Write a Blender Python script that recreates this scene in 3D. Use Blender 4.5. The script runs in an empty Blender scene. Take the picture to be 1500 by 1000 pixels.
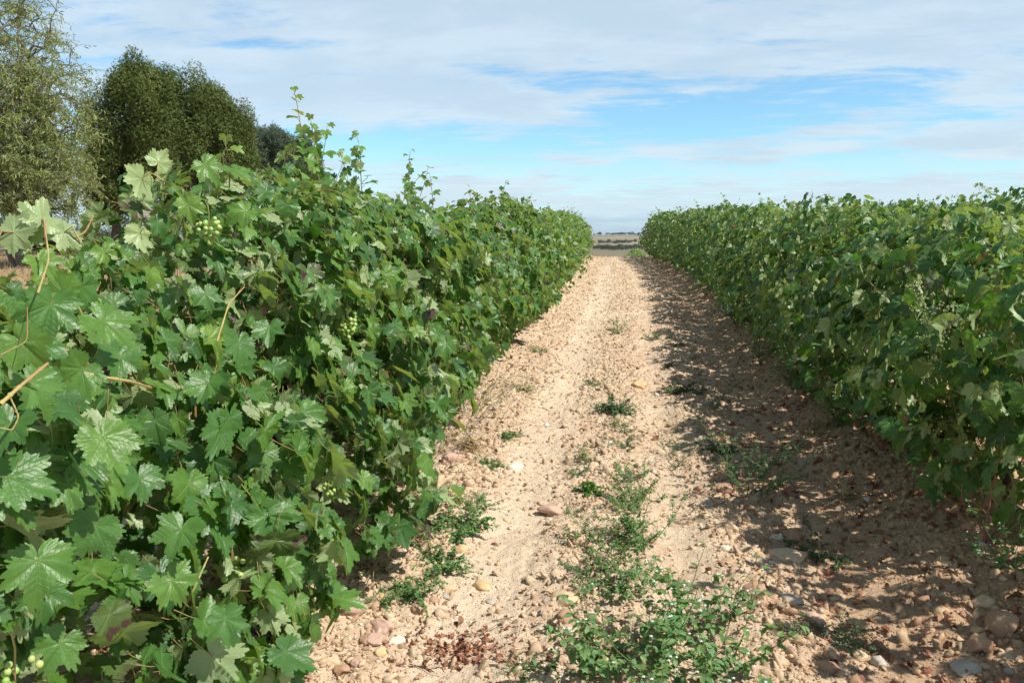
import bpy, math, random
import numpy as np
from math import radians as R

# ---------------------------------------------------------------- camera, sky, sun, exposure
C = bpy.context.scene.collection
scene = bpy.context.scene
CAM = np.array([0.0, 0.0, 1.6]); FPX = 1150.0
PITCH, YAW = R(7.68), R(8.58)
cam_data = bpy.data.cameras.new('camera'); cam = bpy.data.objects.new('camera', cam_data); C.objects.link(cam)
cam.location = CAM; cam.rotation_euler = (R(90) - PITCH, 0, YAW)
cam_data.sensor_width = 36; cam_data.lens = 36 * FPX / 1500
cam_data.clip_start = 0.05; cam_data.clip_end = 12000
scene.camera = cam

SUN_EL, SUN_AZ = R(50), R(108)         # azimuth clockwise from +Y: the sun stands to the right, a little behind
sun_dir = np.array([math.sin(SUN_AZ) * math.cos(SUN_EL), math.cos(SUN_AZ) * math.cos(SUN_EL), math.sin(SUN_EL)])
sd = bpy.data.lights.new('sun', 'SUN'); sd.energy = 5.0; sd.angle = R(0.53); sd.color = (1.0, 0.95, 0.87)
sun = bpy.data.objects.new('sun', sd); C.objects.link(sun)
sun.rotation_euler = (R(90) - SUN_EL, 0, math.pi - SUN_AZ)
from mathutils import Vector
sun.rotation_euler = Vector(tuple(sun_dir)).to_track_quat('Z', 'Y').to_euler()

scene.view_settings.view_transform = 'Standard'; scene.view_settings.look = 'None'
scene.view_settings.gamma = 1; scene.view_settings.exposure = 0.3
scene.cycles.max_bounces = 6; scene.cycles.diffuse_bounces = 3; scene.cycles.glossy_bounces = 2
scene.cycles.transmission_bounces = 4; scene.cycles.transparent_max_bounces = 4

world = bpy.data.worlds.new('World'); scene.world = world; world.use_nodes = True
SKY_STRENGTH = 0.10


class NT:
    """small helper to write node trees"""
    def __init__(s, tree): s.t = tree; tree.nodes.clear()
    def n(s, typ, ins=None, **kw):
        nd = s.t.nodes.new(typ)
        for k, v in kw.items(): setattr(nd, k, v)
        for k, v in (ins or {}).items():
            sock = nd.inputs[k]
            if isinstance(v, bpy.types.NodeSocket): s.t.links.new(v, sock)
            elif isinstance(v, bpy.types.Node): s.t.links.new(v.outputs[0], sock)
            else: sock.default_value = v
        return nd
    def m(s, op, a, b=0.0, c=0.0, clamp=False):
        return s.n('ShaderNodeMath', {0: a, 1: b, 2: c}, operation=op, use_clamp=clamp).outputs[0]
    def mix(s, f, a, b, typ='MIX'):
        nd = s.n('ShaderNodeMix', data_type='RGBA', blend_type=typ)
        for i, v in ((0, f), (6, a), (7, b)):
            if isinstance(v, bpy.types.NodeSocket): s.t.links.new(v, nd.inputs[i])
            else: nd.inputs[i].default_value = v if i == 0 else (tuple(v) + (1,))[:4]
        return nd.outputs[2]
    def ramp(s, f, stops, interp='LINEAR'):
        nd = s.n('ShaderNodeValToRGB', {0: f}); cr = nd.color_ramp; cr.interpolation = interp
        while len(cr.elements) < len(stops): cr.elements.new(0.5)
        for e, (p, c) in zip(cr.elements, stops):
            e.position = p; e.color = (tuple(c) + (1,))[:4] if not isinstance(c, (int, float)) else (c, c, c, 1)
        return nd.outputs[0]
    def noise(s, vec, scale, detail=4, rough=0.5, dist=0.0):
        return s.n('ShaderNodeTexNoise', {'Vector': vec, 'Scale': scale, 'Detail': detail, 'Roughness': rough, 'Distortion': dist}).outputs[0]
    def smooth(s, v, lo, hi):
        return s.n('ShaderNodeMapRange', {0: v, 1: lo, 2: hi, 3: 0.0, 4: 1.0}, interpolation_type='SMOOTHSTEP').outputs[0]


def build_world():
    w = NT(world.node_tree)
    tc = w.n('ShaderNodeTexCoord').outputs['Generated']
    sky = w.n('ShaderNodeTexSky', sky_type='NISHITA', sun_disc=False, sun_elevation=SUN_EL, sun_rotation=SUN_AZ,
              air_density=1.0, dust_density=0.4, ozone_density=1.0, altitude=700).outputs[0]
    sep = w.n('ShaderNodeSeparateXYZ', {0: tc})
    x, y, z = sep.outputs
    zc = w.m('MAXIMUM', z, 0.0)
    zz = w.m('ADD', zc, 0.10)
    u = w.m('DIVIDE', x, zz); v = w.m('DIVIDE', y, zz)
    p = w.n('ShaderNodeCombineXYZ', {0: u, 1: v, 2: 0.0}).outputs[0]
    mp = w.n('ShaderNodeMapping', {0: p, 1: (CLOUD_OFF[0], CLOUD_OFF[1], 0), 2: (0, 0, R(-10)), 3: (0.55, 0.80, 1)}).outputs[0]
    n1 = w.noise(mp, 1.1, 6, 0.60, 0.35)
    n2 = w.noise(mp, 4.2, 7, 0.66, 0.3)
    n3 = w.noise(w.n('ShaderNodeMapping', {0: p, 2: (0, 0, R(-16)), 3: (0.5, 2.0, 1)}).outputs[0], 3.6, 5, 0.6)
    s = w.m('ADD', w.m('MULTIPLY', n1, 0.46), w.m('ADD', w.m('MULTIPLY', n2, 0.34), w.m('MULTIPLY', n3, 0.20)))
    # where the banks of cloud and the blue openings lie: direction (across, elevation), size, amount
    ax = w.m('DIVIDE', x, w.m('MAXIMUM', w.m('ABSOLUTE', y), 0.05))
    s = w.m('ADD', s, w.m('MULTIPLY', w.smooth(z, 0.135, 0.20), 0.060))
    for (cx, cz, rx, rz, am) in CLOUD_BANKS:
        gx = w.m('DIVIDE', w.m('SUBTRACT', ax, cx), rx); gzz = w.m('DIVIDE', w.m('SUBTRACT', z, cz), rz)
        q = w.m('EXPONENT', w.m('MULTIPLY', w.m('ADD', w.m('MULTIPLY', gx, gx), w.m('MULTIPLY', gzz, gzz)), -1.0))
        s = w.m('ADD', s, w.m('MULTIPLY', q, am))
    cov = w.smooth(s, 0.430, 0.565)
    lo = w.m('SUBTRACT', 1.0, w.smooth(z, 0.02, 0.115))
    cov = w.m('ADD', w.m('MULTIPLY', cov, 0.86), w.m('MULTIPLY', lo, 0.75), clamp=True)
    cov = w.m('MULTIPLY', cov, w.m('SUBTRACT', 0.96, w.m('MULTIPLY', w.smooth(z, 0.36, 0.60), 0.75)))
    shade = w.smooth(w.m('ADD', w.noise(mp, 2.3, 5, 0.6, 0.3), w.m('MULTIPLY', w.m('SUBTRACT', s, 0.5), 0.5)), 0.42, 0.66)
    ccol = w.mix(shade, (5.9, 6.9, 7.6), (5.0, 6.05, 6.95))
    ccol = w.mix(w.smooth(z, 0.01, 0.10), (5.3, 6.7, 7.5), ccol)
    # a low blue-grey bank of cloud just over the horizon
    bank = w.noise(w.n('ShaderNodeMapping', {0: w.n('ShaderNodeCombineXYZ', {0: w.m('MULTIPLY', x, 6.0), 1: w.m('MULTIPLY', z, 30.0), 2: 0.0}).outputs[0]}).outputs[0], 1.6, 4, 0.5)
    bh = w.m('ADD', 0.006, w.m('MULTIPLY', bank, 0.034))
    bm_ = w.m('MULTIPLY', w.m('SUBTRACT', 1.0, w.smooth(w.m('SUBTRACT', z, bh), -0.004, 0.005)), 0.8)
    ccol = w.mix(bm_, ccol, (4.0, 5.2, 6.6))
    skyc = w.mix(1.0, sky, w.mix(w.smooth(z, 0.3, 0.6), (0.95, 1.32, 1.42), (0.62, 0.62, 0.60)), 'MULTIPLY')
    col = w.mix(cov, skyc, ccol)
    bg = w.n('ShaderNodeBackground', {0: col, 1: SKY_STRENGTH})
    w.n('ShaderNodeOutputWorld', {0: bg})


CLOUD_OFF = (3.2, 1.4)


def _dir(px, py):
    fw = np.array([-math.sin(YAW) * math.cos(PITCH), math.cos(YAW) * math.cos(PITCH), -math.sin(PITCH)])
    rt = np.array([math.cos(YAW), math.sin(YAW), 0.0]); d = fw + rt * (px - 750) / FPX + np.cross(rt, fw) * (500 - py) / FPX
    d /= np.linalg.norm(d); return float(d[0] / d[1]), float(d[2])


CLOUD_BANKS = [(*_dir(px, py), rx / FPX, ry / FPX, am) for px, py, rx, ry, am in
               [(740, 112, 200, 18, -.085), (1120, 165, 330, 42, -.062), (600, 222, 190, 20, -.07), (1330, 238, 260, 22, -.07), (180, 100, 200, 26, -.05), (850, 205, 200, 20, -.07),
                (680, 155, 230, 26, .09), (1190, 188, 150, 12, .07), (960, 225, 150, 12, .06), (1440, 140, 130, 22, .10), (1480, 205, 110, 18, .12), (700, 30, 900, 50, .03), (300, 160, 260, 40, .02), (330, 62, 120, 12, -.07), (470, 100, 110, 12, -.06), (820, 60, 150, 10, -.05), (1180, 60, 120, 9, -.04), (230, 150, 90, 14, -.05), (470, 215, 90, 14, -.06)]]
build_world()

# ---------------------------------------------------------------- camera geometry used to stand things where the photo shows them
_fw = np.array([-math.sin(YAW) * math.cos(PITCH), math.cos(YAW) * math.cos(PITCH), -math.sin(PITCH)])
_rt = np.array([math.cos(YAW), math.sin(YAW), 0.0]); _up = np.cross(_rt, _fw)
SLOPE = 0.024


def ray(px, py):
    d = _fw + _rt * (px - 750) / FPX + _up * (500 - py) / FPX
    return d / np.linalg.norm(d)


def on_ground(px, py):
    d = ray(px, py); t = CAM[2] / (SLOPE * d[1] - d[2]); p = CAM + d * t
    return float(p[0]), float(p[1])


def on_plane_x(px, py, x):
    d = ray(px, py); return CAM + d * (x / d[0])


# ---------------------------------------------------------------- noise
_rng = np.random.default_rng(5)
_perm = _rng.permutation(512); _perm = np.concatenate([_perm, _perm, _perm])
_grad = _rng.normal(size=(512, 2)); _grad /= np.linalg.norm(_grad, axis=1)[:, None]


def pnoise(x, y):
    xi = np.floor(x).astype(int); yi = np.floor(y).astype(int); xf = x - xi; yf = y - yi
    def g(i, j, dx, dy):
        k = _perm[(_perm[i & 511] + (j & 511))] & 511
        return _grad[k, 0] * dx + _grad[k, 1] * dy
    u = xf * xf * xf * (xf * (xf * 6 - 15) + 10); v = yf * yf * yf * (yf * (yf * 6 - 15) + 10)
    a = g(xi, yi, xf, yf); b = g(xi + 1, yi, xf - 1, yf); c = g(xi, yi + 1, xf, yf - 1); d = g(xi + 1, yi + 1, xf - 1, yf - 1)
    return (a + u * (b - a)) + v * ((c + u * (d - c)) - (a + u * (b - a)))


def sstep(v, a, b):
    t = np.clip((v - a) / (b - a), 0, 1); return t * t * (3 - 2 * t)


def bend(y):                         # the alley drifts slightly left towards the crest
    return -0.5 * sstep(np.asarray(y, float), 15, 34)


_ty = np.array([-50, 0, 29.5, 32, 36, 60, 120, 300, 520, 800, 1000, 1300, 1700, 2100, 2500, 2900, 6000.])
_tz = np.array([-1.2, 0, .71, .735, .60, -.9, -5, -17, -23, -24, -20.6, -15.5, -9.5, -3.6, 2.6, 3.2, -10.])


def terrain(x, y):
    """height of the smooth land"""
    x = np.asarray(x, float); y = np.asarray(y, float)
    z = np.interp(y, _ty, _tz)
    far = sstep(y, 300, 1500)
    z = z + far * (6.0 * pnoise(x / 900 + 3.3, y / 1500) + 2.0 * pnoise(x / 260, y / 500 + 9)) * (0.35 + 0.65 * sstep(np.abs(x + 60), 60, 500))
    z = z - 0.5 * sstep(-x, 30, 80) * sstep(y, 20, 60)
    return z


def relief(x, y):
    """berms, ruts and clods of the tilled alley"""
    x = np.asarray(x, float); y = np.asarray(y, float)
    c = x - bend(y)
    nearb = 1 - sstep(y, 45, 70)
    berm = 0.10 * np.exp(-((c + 1.65) / 0.42) ** 2) + 0.15 * np.exp(-((c - 1.80) / 0.40) ** 2)
    wob = 0.12 * pnoise(y * 0.35 + 7, c * 0.3)
    t1 = np.exp(-((c + 0.62 + wob) / 0.24) ** 2); t2 = np.exp(-((c - 0.27 + wob) / 0.15) ** 2); t3 = np.exp(-((c - 1.02 + wob) / 0.24) ** 2)
    tracks = np.clip(t1 + t2 + t3, 0, 1) * (1 - 0.55 * sstep(y, 6, 14))
    z = berm - 0.035 * tracks
    rough = 1 - 0.60 * tracks
    z = z + 0.018 * pnoise(x * 2.1, y * 2.1) + rough * (0.026 * pnoise(x * 5.3 + 5, y * 5.3) + 0.026 * np.abs(pnoise(x * 11 + 1, y * 11 + 4)) + 0.020 * pnoise(x * 19, y * 19 + 8))
    z = z + (0.3 + 0.7 * rough) * 0.012 * np.abs(pnoise(x * 37 + 3, y * 37)) + 0.004 * pnoise(x * 83, y * 83)
    return z * nearb


def gz(x, y):
    return terrain(x, y) + relief(x, y)


def gzf(x, y): return float(gz(np.array([x]), np.array([y]))[0])


# ---------------------------------------------------------------- mesh and object helpers
class MB:
    """collects triangles, an attribute 'co' per vertex (two leaf coordinates and a tone) and a material slot"""
    def __init__(s): s.v = []; s.f = []; s.a = []; s.mi = []; s.n = 0
    def add(s, v, f, a=None, mi=0):
        v = np.asarray(v, float).reshape(-1, 3); f = np.asarray(f, int).reshape(-1, 3)
        s.v.append(v); s.f.append(f + s.n); s.n += len(v)
        if a is None: a = np.zeros((len(v), 3))
        else:
            a = np.asarray(a, float)
            if a.ndim == 1: a = np.tile(a, (len(v), 1))
        s.a.append(a); s.mi.append(np.full(len(f), mi, int))
    def mesh(s, name, mats, smooth=True):
        v = np.concatenate(s.v); f = np.concatenate(s.f); a = np.concatenate(s.a); mi = np.concatenate(s.mi)
        me = bpy.data.meshes.new(name)
        me.vertices.add(len(v)); me.vertices.foreach_set('co', v.astype('f').ravel())
        me.loops.add(len(f) * 3); me.loops.foreach_set('vertex_index', f.astype('i').ravel())
        me.polygons.add(len(f)); me.polygons.foreach_set('loop_start', (np.arange(len(f)) * 3).astype('i'))
        me.polygons.foreach_set('use_smooth', np.full(len(f), smooth))
        me.polygons.foreach_set('material_index', mi.astype('i'))
        at = me.attributes.new('co', 'FLOAT_VECTOR', 'POINT'); at.data.foreach_set('vector', a.astype('f').ravel())
        for m in (mats if isinstance(mats, (list, tuple)) else [mats]): me.materials.append(m)
        me.update(calc_edges=True); me.validate(verbose=False)
        return me
    def build(s, name, mats, parent=None, smooth=True, loc=None):
        return link(name, s.mesh(name, mats, smooth), parent, loc)


def link(name, me, parent=None, loc=None):
    o = bpy.data.objects.new(name, me); C.objects.link(o)
    if parent is not None: o.parent = parent
    if loc is not None: o.location = loc
    return o


def tag(o, label=None, cat=None, group=None, kind=None):
    if label: o['label'] = label
    if cat: o['category'] = cat
    if group: o['group'] = group
    if kind: o['kind'] = kind
    return o


def empty(name, loc, label=None, cat=None, group=None, rz=0.0, sc=1.0):
    o = bpy.data.objects.new(name, None); C.objects.link(o); o.location = loc; o.rotation_euler = (0, 0, rz)
    o.scale = (sc, sc, sc); o.empty_display_size = 0.1
    return tag(o, label, cat, group)


def copy_thing(root, loc, rz, sc=1.0, label=None, group=None, cat=None):
    c = root.copy(); C.objects.link(c); c.location = loc; c.rotation_euler = (0, 0, rz)
    c.scale = (sc, sc, sc) if isinstance(sc, (int, float)) else sc
    tag(c, label, cat, group)
    for ch in KIDS.get(root.name, []):
        d = ch.copy(); C.objects.link(d); d.parent = c
        for g in KIDS.get(ch.name, []):
            e = g.copy(); C.objects.link(e); e.parent = d
    return c


KIDS = {}


def tube(pts, rad, sides=5, tone=0.5, cap=True):
    pts = np.asarray(pts, float); k = len(pts); rad = np.broadcast_to(np.asarray(rad, float), (k,))
    t = np.gradient(pts, axis=0); t /= np.linalg.norm(t, axis=1)[:, None] + 1e-9
    ref = np.array([0.31, 0.2, 0.93]) if abs(t[0, 2]) < 0.8 else np.array([1, 0.1, 0.05])
    a = np.cross(t, ref); a /= np.linalg.norm(a, axis=1)[:, None] + 1e-9; b = np.cross(t, a)
    th = np.arange(sides) * 2 * math.pi / sides
    v = pts[:, None] + rad[:, None, None] * (np.cos(th)[None, :, None] * a[:, None] + np.sin(th)[None, :, None] * b[:, None])
    v = v.reshape(-1, 3); f = []
    i = np.arange(k - 1)[:, None] * sides; j = np.arange(sides)[None]; jn = (j + 1) % sides
    f = np.concatenate([np.stack([i + j, i + jn, i + sides + jn], -1).reshape(-1, 3), np.stack([i + j, i + sides + jn, i + sides + j], -1).reshape(-1, 3)])
    if cap:
        v = np.vstack([v, pts[-1:] + t[-1:] * rad[-1] * .5]); e = (k - 1) * sides
        f = np.vstack([f, np.stack([e + j[0], e + jn[0], np.full(sides, len(v) - 1)], -1)])
    return v, f, np.tile([0, 0, tone], (len(v), 1))


def frames(nrm, tip):
    """per leaf: X side, Y towards the tip, Z the blade's normal"""
    n = nrm / (np.linalg.norm(nrm, axis=1)[:, None] + 1e-9)
    t = tip - (tip * n).sum(1)[:, None] * n; t /= np.linalg.norm(t, axis=1)[:, None] + 1e-9
    s = np.cross(t, n)
    return np.stack([s, t, n], 2)          # columns


def scatter(mb, temps, P, F, S, tone, rng, mi=0):
    """place a copy of one of the leaf templates at every P"""
    P = np.asarray(P, float); which = rng.integers(0, len(temps), len(P))
    S = np.asarray(S, float); S = np.repeat(S[:, None], 3, 1) if S.ndim == 1 else S
    for k, (tv, tf, tu) in enumerate(temps):
        m = which == k; n = int(m.sum())
        if not n: continue
        v = np.einsum('nij,nvj->nvi', F[m], tv[None] * S[m][:, None, :]) + P[m][:, None, :]
        nv = len(tv); f = (tf[None] + (np.arange(n) * nv)[:, None, None]).reshape(-1, 3)
        a = np.concatenate([np.tile(tu[None], (n, 1, 1)), np.broadcast_to(tone[m][:, None, None], (n, nv, 1))], 2).reshape(-1, 3)
        mb.add(v.reshape(-1, 3), f, a, mi)


# ---- leaf templates
_ra = np.array([0, 14, 26, 33, 50, 66, 76, 84, 104, 124, 140, 152, 164, 173, 180.])
_rr = np.array([1.0, .84, .58, .54, .92, .74, .54, .50, .76, .60, .58, .54, .44, .26, .07])


def vine_leaf(N, rings, seed):
    r_ = np.random.default_rng(seed)
    th = np.linspace(-math.pi, math.pi, N, endpoint=False) + math.pi / N * 0
    ad = np.degrees(np.abs(th)); depth = r_.uniform(0.25, 1.15); asym = r_.uniform(0, 6.28)
    rr = _rr.copy(); mean = .78
    rr[[2, 3, 6, 7]] = mean - (mean - rr[[2, 3, 6, 7]]) * depth * .80; rr[[1, 5]] *= 1.04
    ro = np.interp(ad, _ra, rr)
    if N >= 30:
        teeth = 15 if N >= 60 else 9
        ph = (ad * teeth / 180.0) % 1.0
        ro = ro * (1 + (0.15 if N >= 60 else 0.12) * (1 - np.abs(ph * 2 - 1) * 2) * np.clip(ro, .3, 1) * r_.uniform(.3, 1.4, N))
    ro = ro * (1 + 0.06 * np.sin(2 * th + r_.uniform(0, 6)) + 0.07 * np.sin(th + asym))
    fr = {1: [1.0], 2: [.5, 1.0], 3: [.34, .70, 1.0], 4: [.25, .5, .77, 1.0]}[rings]
    va = np.array([-180, -105, -50, 0, 50, 105, 180.])
    deg = np.degrees(th); seg = np.clip(np.searchsorted(va, deg, 'right') - 1, 0, 5)
    t = (deg - va[seg]) / (va[seg + 1] - va[seg])
    fold, droop, curl, wav, ph1, ph2 = r_.uniform(.08, .62), r_.uniform(.0, .50), r_.uniform(-.20, .40), r_.uniform(.03, .13), r_.uniform(0, 6.3), r_.uniform(0, 6.3)
    skew = r_.uniform(-.15, .15)
    V = [[0, 0, 0]]; U = [[0, 0]]
    for q in fr:
        r = ro * q; x = np.sin(th) * r; y = np.cos(th) * r
        z = 0.085 * r * np.sin(math.pi * t) + (0.05 * pnoise(x * 3.1 + seed, y * 3.1) + .03 * pnoise(x * 7 + seed, y * 7)) * (N >= 30)
        z = z + fold * np.abs(x) * (0.6 if True else 1) - droop * np.clip(y, 0, 2) ** 2 - curl * x ** 2 + wav * np.sin(3 * th + ph1) * r * r + 0.05 * np.sin(7 * th + ph2) * r * r * (N >= 30) + skew * x * y
        V += list(np.stack([x, y, z], 1)); U += list(np.stack([x, y], 1))
    F = []
    for j in range(N):
        F.append([0, 1 + (j + 1) % N, 1 + j])
    for k in range(len(fr) - 1):
        a = 1 + k * N; b = a + N
        for j in range(N):
            jn = (j + 1) % N
            F.append([a + j, a + jn, b + jn]); F.append([a + j, b + jn, b + j])
    V = np.array(V, float); F = np.array(F)
    # the face winding must give +Z
    n = np.cross(V[F[:, 1]] - V[F[:, 0]], V[F[:, 2]] - V[F[:, 0]])
    F[n[:, 2] < 0] = F[n[:, 2] < 0][:, ::-1]
    return V, F, np.array(U, float)


def blade(stations, width, fold=0.25, droop=0.3, seed=0, serr=0.0):
    """simple leaf of unit length; width(t) gives the half width"""
    r_ = np.random.default_rng(seed)
    t = np.linspace(0, 1, stations); V = []; U = []
    for i, q in enumerate(t):
        w = width(q) * (1 + serr * (-1) ** i); zc = -droop * q * q
        for s in (-1, 0, 1):
            V.append([s * w, q, zc + abs(s) * w * fold]); U.append([s * w * 1.6, q])
    F = []
    for i in range(stations - 1):
        a = i * 3; b = a + 3
        for c in (0, 1): F += [[a + c, a + c + 1, b + c + 1], [a + c, b + c + 1, b + c]]
    return np.array(V, float), np.array(F), np.array(U, float)


LEAF0 = [vine_leaf(90, 4, s) for s in range(16)]
LEAF1 = [vine_leaf(44, 2, 20 + s) for s in range(12)]
LEAF2 = [vine_leaf(22, 2, 40 + s) for s in range(6)]
LEAF3 = [vine_leaf(14, 1, 60 + s) for s in range(6)]
OVATE = [blade(7, lambda q: .36 * math.sin(math.pi * min(1, q * .93 + .05)) ** .8 * (1 - q * .35), .3, d, i, .10) for i, d in enumerate((.1, .3, .5))]
SMALL = [blade(4, lambda q: .30 * math.sin(math.pi * (q * .9 + .07)), .3, d, i) for i, d in enumerate((.0, .3))]
NARROW = [blade(4, lambda q: .09 * math.sin(math.pi * (q * .86 + .1)), .3, d, i) for i, d in enumerate((.0, .25, .5))]
GRASS = [blade(6, lambda q: .018 * (1 - q) ** .6 + .001, .4, d, i) for i, d in enumerate((.15, .4, .7, .95))]
PETAL = [blade(3, lambda q: .28 * math.sin(math.pi * (q * .8 + .15)), .1, .1, 0)]


def icosphere(sub):
    import bmesh
    bm = bmesh.new(); bmesh.ops.create_icosphere(bm, subdivisions=sub, radius=1)
    bm.verts.ensure_lookup_table()
    v = np.array([list(q.co) for q in bm.verts]); f = np.array([[q.index for q in p.verts] for p in bm.faces]); bm.free()
    return v, f


ICO = {k: icosphere(k) for k in (1, 2, 3, 4)}


def stone_shape(sub, seed, flat=0.55, rough=0.12, facets=5):
    r_ = np.random.default_rng(seed); v, f = ICO[sub]; v = v.copy()
    for _ in range(facets):                                   # worn facets
        n = r_.normal(size=3); n /= np.linalg.norm(n); d = r_.uniform(.62, .86)
        h = v @ n; m = h > d; v[m] -= (h[m] - d)[:, None] * n * .85
    rad = 1 + rough * (pnoise(v[:, 0] * 1.4 + seed, v[:, 1] * 1.4 + v[:, 2]) + .4 * pnoise(v[:, 0] * 4 + v[:, 2] * 3, v[:, 1] * 4 + seed) + .12 * pnoise(v[:, 0] * 11 + v[:, 2] * 9, v[:, 1] * 11 + seed))
    v = v * rad[:, None] * np.array([1, r_.uniform(.6, .9), flat * r_.uniform(.8, 1.2)])
    return v, f, np.zeros((len(v), 2))


# ---------------------------------------------------------------- materials
def new_mat(name):
    m = bpy.data.materials.new(name); m.use_nodes = True; return m, NT(m.node_tree)


def leaf_material(name, top, back, rough=0.42, trans=0.22, veins=True, spec=0.5, spot=True, tcol=None):
    """top: colour stops over the per-leaf tone"""
    m, w = new_mat(name)
    at = w.n('ShaderNodeAttribute', attribute_name='co'); sp = w.n('ShaderNodeSeparateXYZ', {0: at.outputs['Vector']})
    x = w.m('ABSOLUTE', sp.outputs[0]); y = sp.outputs[1]; tone = sp.outputs[2]
    pos = w.n('ShaderNodeTexCoord').outputs['Object']
    col = w.ramp(tone, top)
    big = w.noise(pos, 38.0, 3, 0.55)
    col = w.mix(0.55, col, w.ramp(big, [(0.3, 0.55), (0.7, 1.0)]), 'MULTIPLY')
    hgt = None
    if veins:
        vm = None; sec = None
        for deg, wd in ((0, 1.0), (50, .9), (105, .8)):
            ca, sa = math.cos(R(deg)), math.sin(R(deg))
            al = w.m('ADD', w.m('MULTIPLY', x, sa), w.m('MULTIPLY', y, ca))
            pe = w.m('ABSOLUTE', w.m('SUBTRACT', w.m('MULTIPLY', x, ca), w.m('MULTIPLY', y, sa)))
            bad = w.m('LESS_THAN', al, 0.0)
            wid = w.m('MULTIPLY', w.m('SUBTRACT', 1.15, al), 0.015 * wd)
            line = w.m('SUBTRACT', 1.0, w.m('DIVIDE', w.m('ADD', pe, bad), wid), clamp=True)
            vm = line if vm is None else w.m('MAXIMUM', vm, line)
            saw = w.m('ABSOLUTE', w.m('SUBTRACT', w.m('FRACT', w.m('MULTIPLY', w.m('SUBTRACT', al, w.m('MULTIPLY', pe, 0.75)), 7.5)), 0.5))
            l2 = w.m('SUBTRACT', 1.0, w.m('DIVIDE', saw, 0.075), clamp=True)
            # secondary veins only near their own main vein
            keep = w.m('LESS_THAN', w.m('ADD', pe, w.m('MULTIPLY', bad, 5)), w.m('MULTIPLY', al, 0.47))
            l2 = w.m('MULTIPLY', l2, keep)
            sec = l2 if sec is None else w.m('MAXIMUM', sec, l2)
        vein = w.m('MAXIMUM', vm, w.m('MULTIPLY', sec, 0.36))
        col = w.mix(w.m('MULTIPLY', vein, 0.62), col, (0.22, 0.34, 0.10))
        hgt = vein
    if spot:
        # purple-brown scorch and dried margins on a few leaves
        sick = w.smooth(tone, 0.90, 0.97)
        r2 = w.m('SQRT', w.m('ADD', w.m('MULTIPLY', x, x), w.m('MULTIPLY', y, y)))
        nz = w.noise(pos, 26.0, 4, 0.6)
        patch = w.smooth(w.m('ADD', nz, w.m('MULTIPLY', r2, 0.30)), 0.66, 0.76)
        col = w.mix(w.m('MULTIPLY', sick, patch), col, (0.07, 0.030, 0.030))
        nz2 = w.noise(pos, 90.0, 2, 0.5)
        speck = w.smooth(w.m('ADD', nz2, w.m('MULTIPLY', r2, 0.10)), 0.76, 0.80)
        col = w.mix(w.m('MULTIPLY', speck, 0.7), col, (0.16, 0.07, 0.03))
        col = w.mix(w.m('MULTIPLY', w.smooth(tone, 0.991, 0.994), 0.9), col, w.mix(big, (.27, .09, .035), (.28, .19, .08)))
    bf = w.n('ShaderNodeNewGeometry').outputs['Backfacing']
    bcol = w.mix(0.35, (back[0], back[1], back[2]), col)
    if veins: bcol = w.mix(w.m('MULTIPLY', hgt, 0.5), bcol, (0.40, 0.50, 0.26))
    colf = w.mix(bf, col, bcol)
    bsdf = w.n('ShaderNodeBsdfPrincipled', {'Base Color': colf, 'Roughness': rough, 'Specular IOR Level': spec})
    nzb = w.noise(pos, 120.0, 3, 0.6)
    h = w.m('ADD', w.m('MULTIPLY', nzb, 0.5), w.m('MULTIPLY', hgt, -0.6)) if hgt else nzb
    bump = w.n('ShaderNodeBump', {'Height': h, 'Strength': 0.55, 'Distance': 0.004})
    w.t.links.new(bump.outputs[0], bsdf.inputs['Normal'])
    tc = w.mix(1.0, colf, tcol or (1.6, 1.75, 0.50), 'MULTIPLY')
    tr = w.n('ShaderNodeBsdfTranslucent', {0: tc})
    mx = w.n('ShaderNodeMixShader', {0: trans, 1: bsdf, 2: tr})
    w.n('ShaderNodeOutputMaterial', {0: mx})
    return m


def plain(name, col, rough=0.7, var=0.3, scale=30, bump=0.3, spec=0.3, col2=None, tone=False, bscale=None, dist=0.003):
    m, w = new_mat(name)
    pos = w.n('ShaderNodeTexCoord').outputs['Object']
    nz = w.noise(pos, scale, 5, 0.6)
    c2 = col2 or tuple(c * (1 - var) for c in col)
    c = w.mix(w.smooth(nz, .3, .7), col, c2)
    if tone:
        at = w.n('ShaderNodeAttribute', attribute_name='co'); tn = w.n('ShaderNodeSeparateXYZ', {0: at.outputs['Vector']}).outputs[2]
        c = w.mix(1.0, c, w.ramp(tn, [(0, .55), (1, 1.3)]), 'MULTIPLY')
    b = w.n('ShaderNodeBsdfPrincipled', {'Base Color': c, 'Roughness': rough, 'Specular IOR Level': spec})
    bp = w.n('ShaderNodeBump', {'Height': w.noise(pos, bscale or scale * 3, 4, .6), 'Strength': bump, 'Distance': dist})
    w.t.links.new(bp.outputs[0], b.inputs['Normal'])
    w.n('ShaderNodeOutputMaterial', {0: b})
    return m


M = {}
M['vine'] = leaf_material('vine_leaf', [(0.0, (.21, .33, .060)), (.07, (.145, .27, .040)), (.2, (.130, .255, .038)), (.5, (.072, .185, .036)), (.8, (.046, .128, .031)), (.90, (.085, .155, .030)), (1.0, (.085, .13, .035))],
                          (.38, .45, .24), .41, .26, True, .50)
M['cane'] = plain('vine_cane', (.34, .32, .10), .6, .4, 9, .4, col2=(.30, .17, .08), tone=True, bscale=160)
M['petiole'] = plain('petiole', (.27, .30, .08), .5, .4, 7, .1, col2=(.36, .17, .10))
M['bark'] = plain('bark', (.085, .065, .05), .9, .5, 25, 1.0, bscale=60, dist=.02)
M['treebark'] = plain('tree_bark', (.13, .105, .085), .9, .5, 6, 1.0, bscale=14, dist=.05)
M['twigbark'] = plain('twig_bark', (.20, .165, .125), .9, .45, 3, .5)


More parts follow.
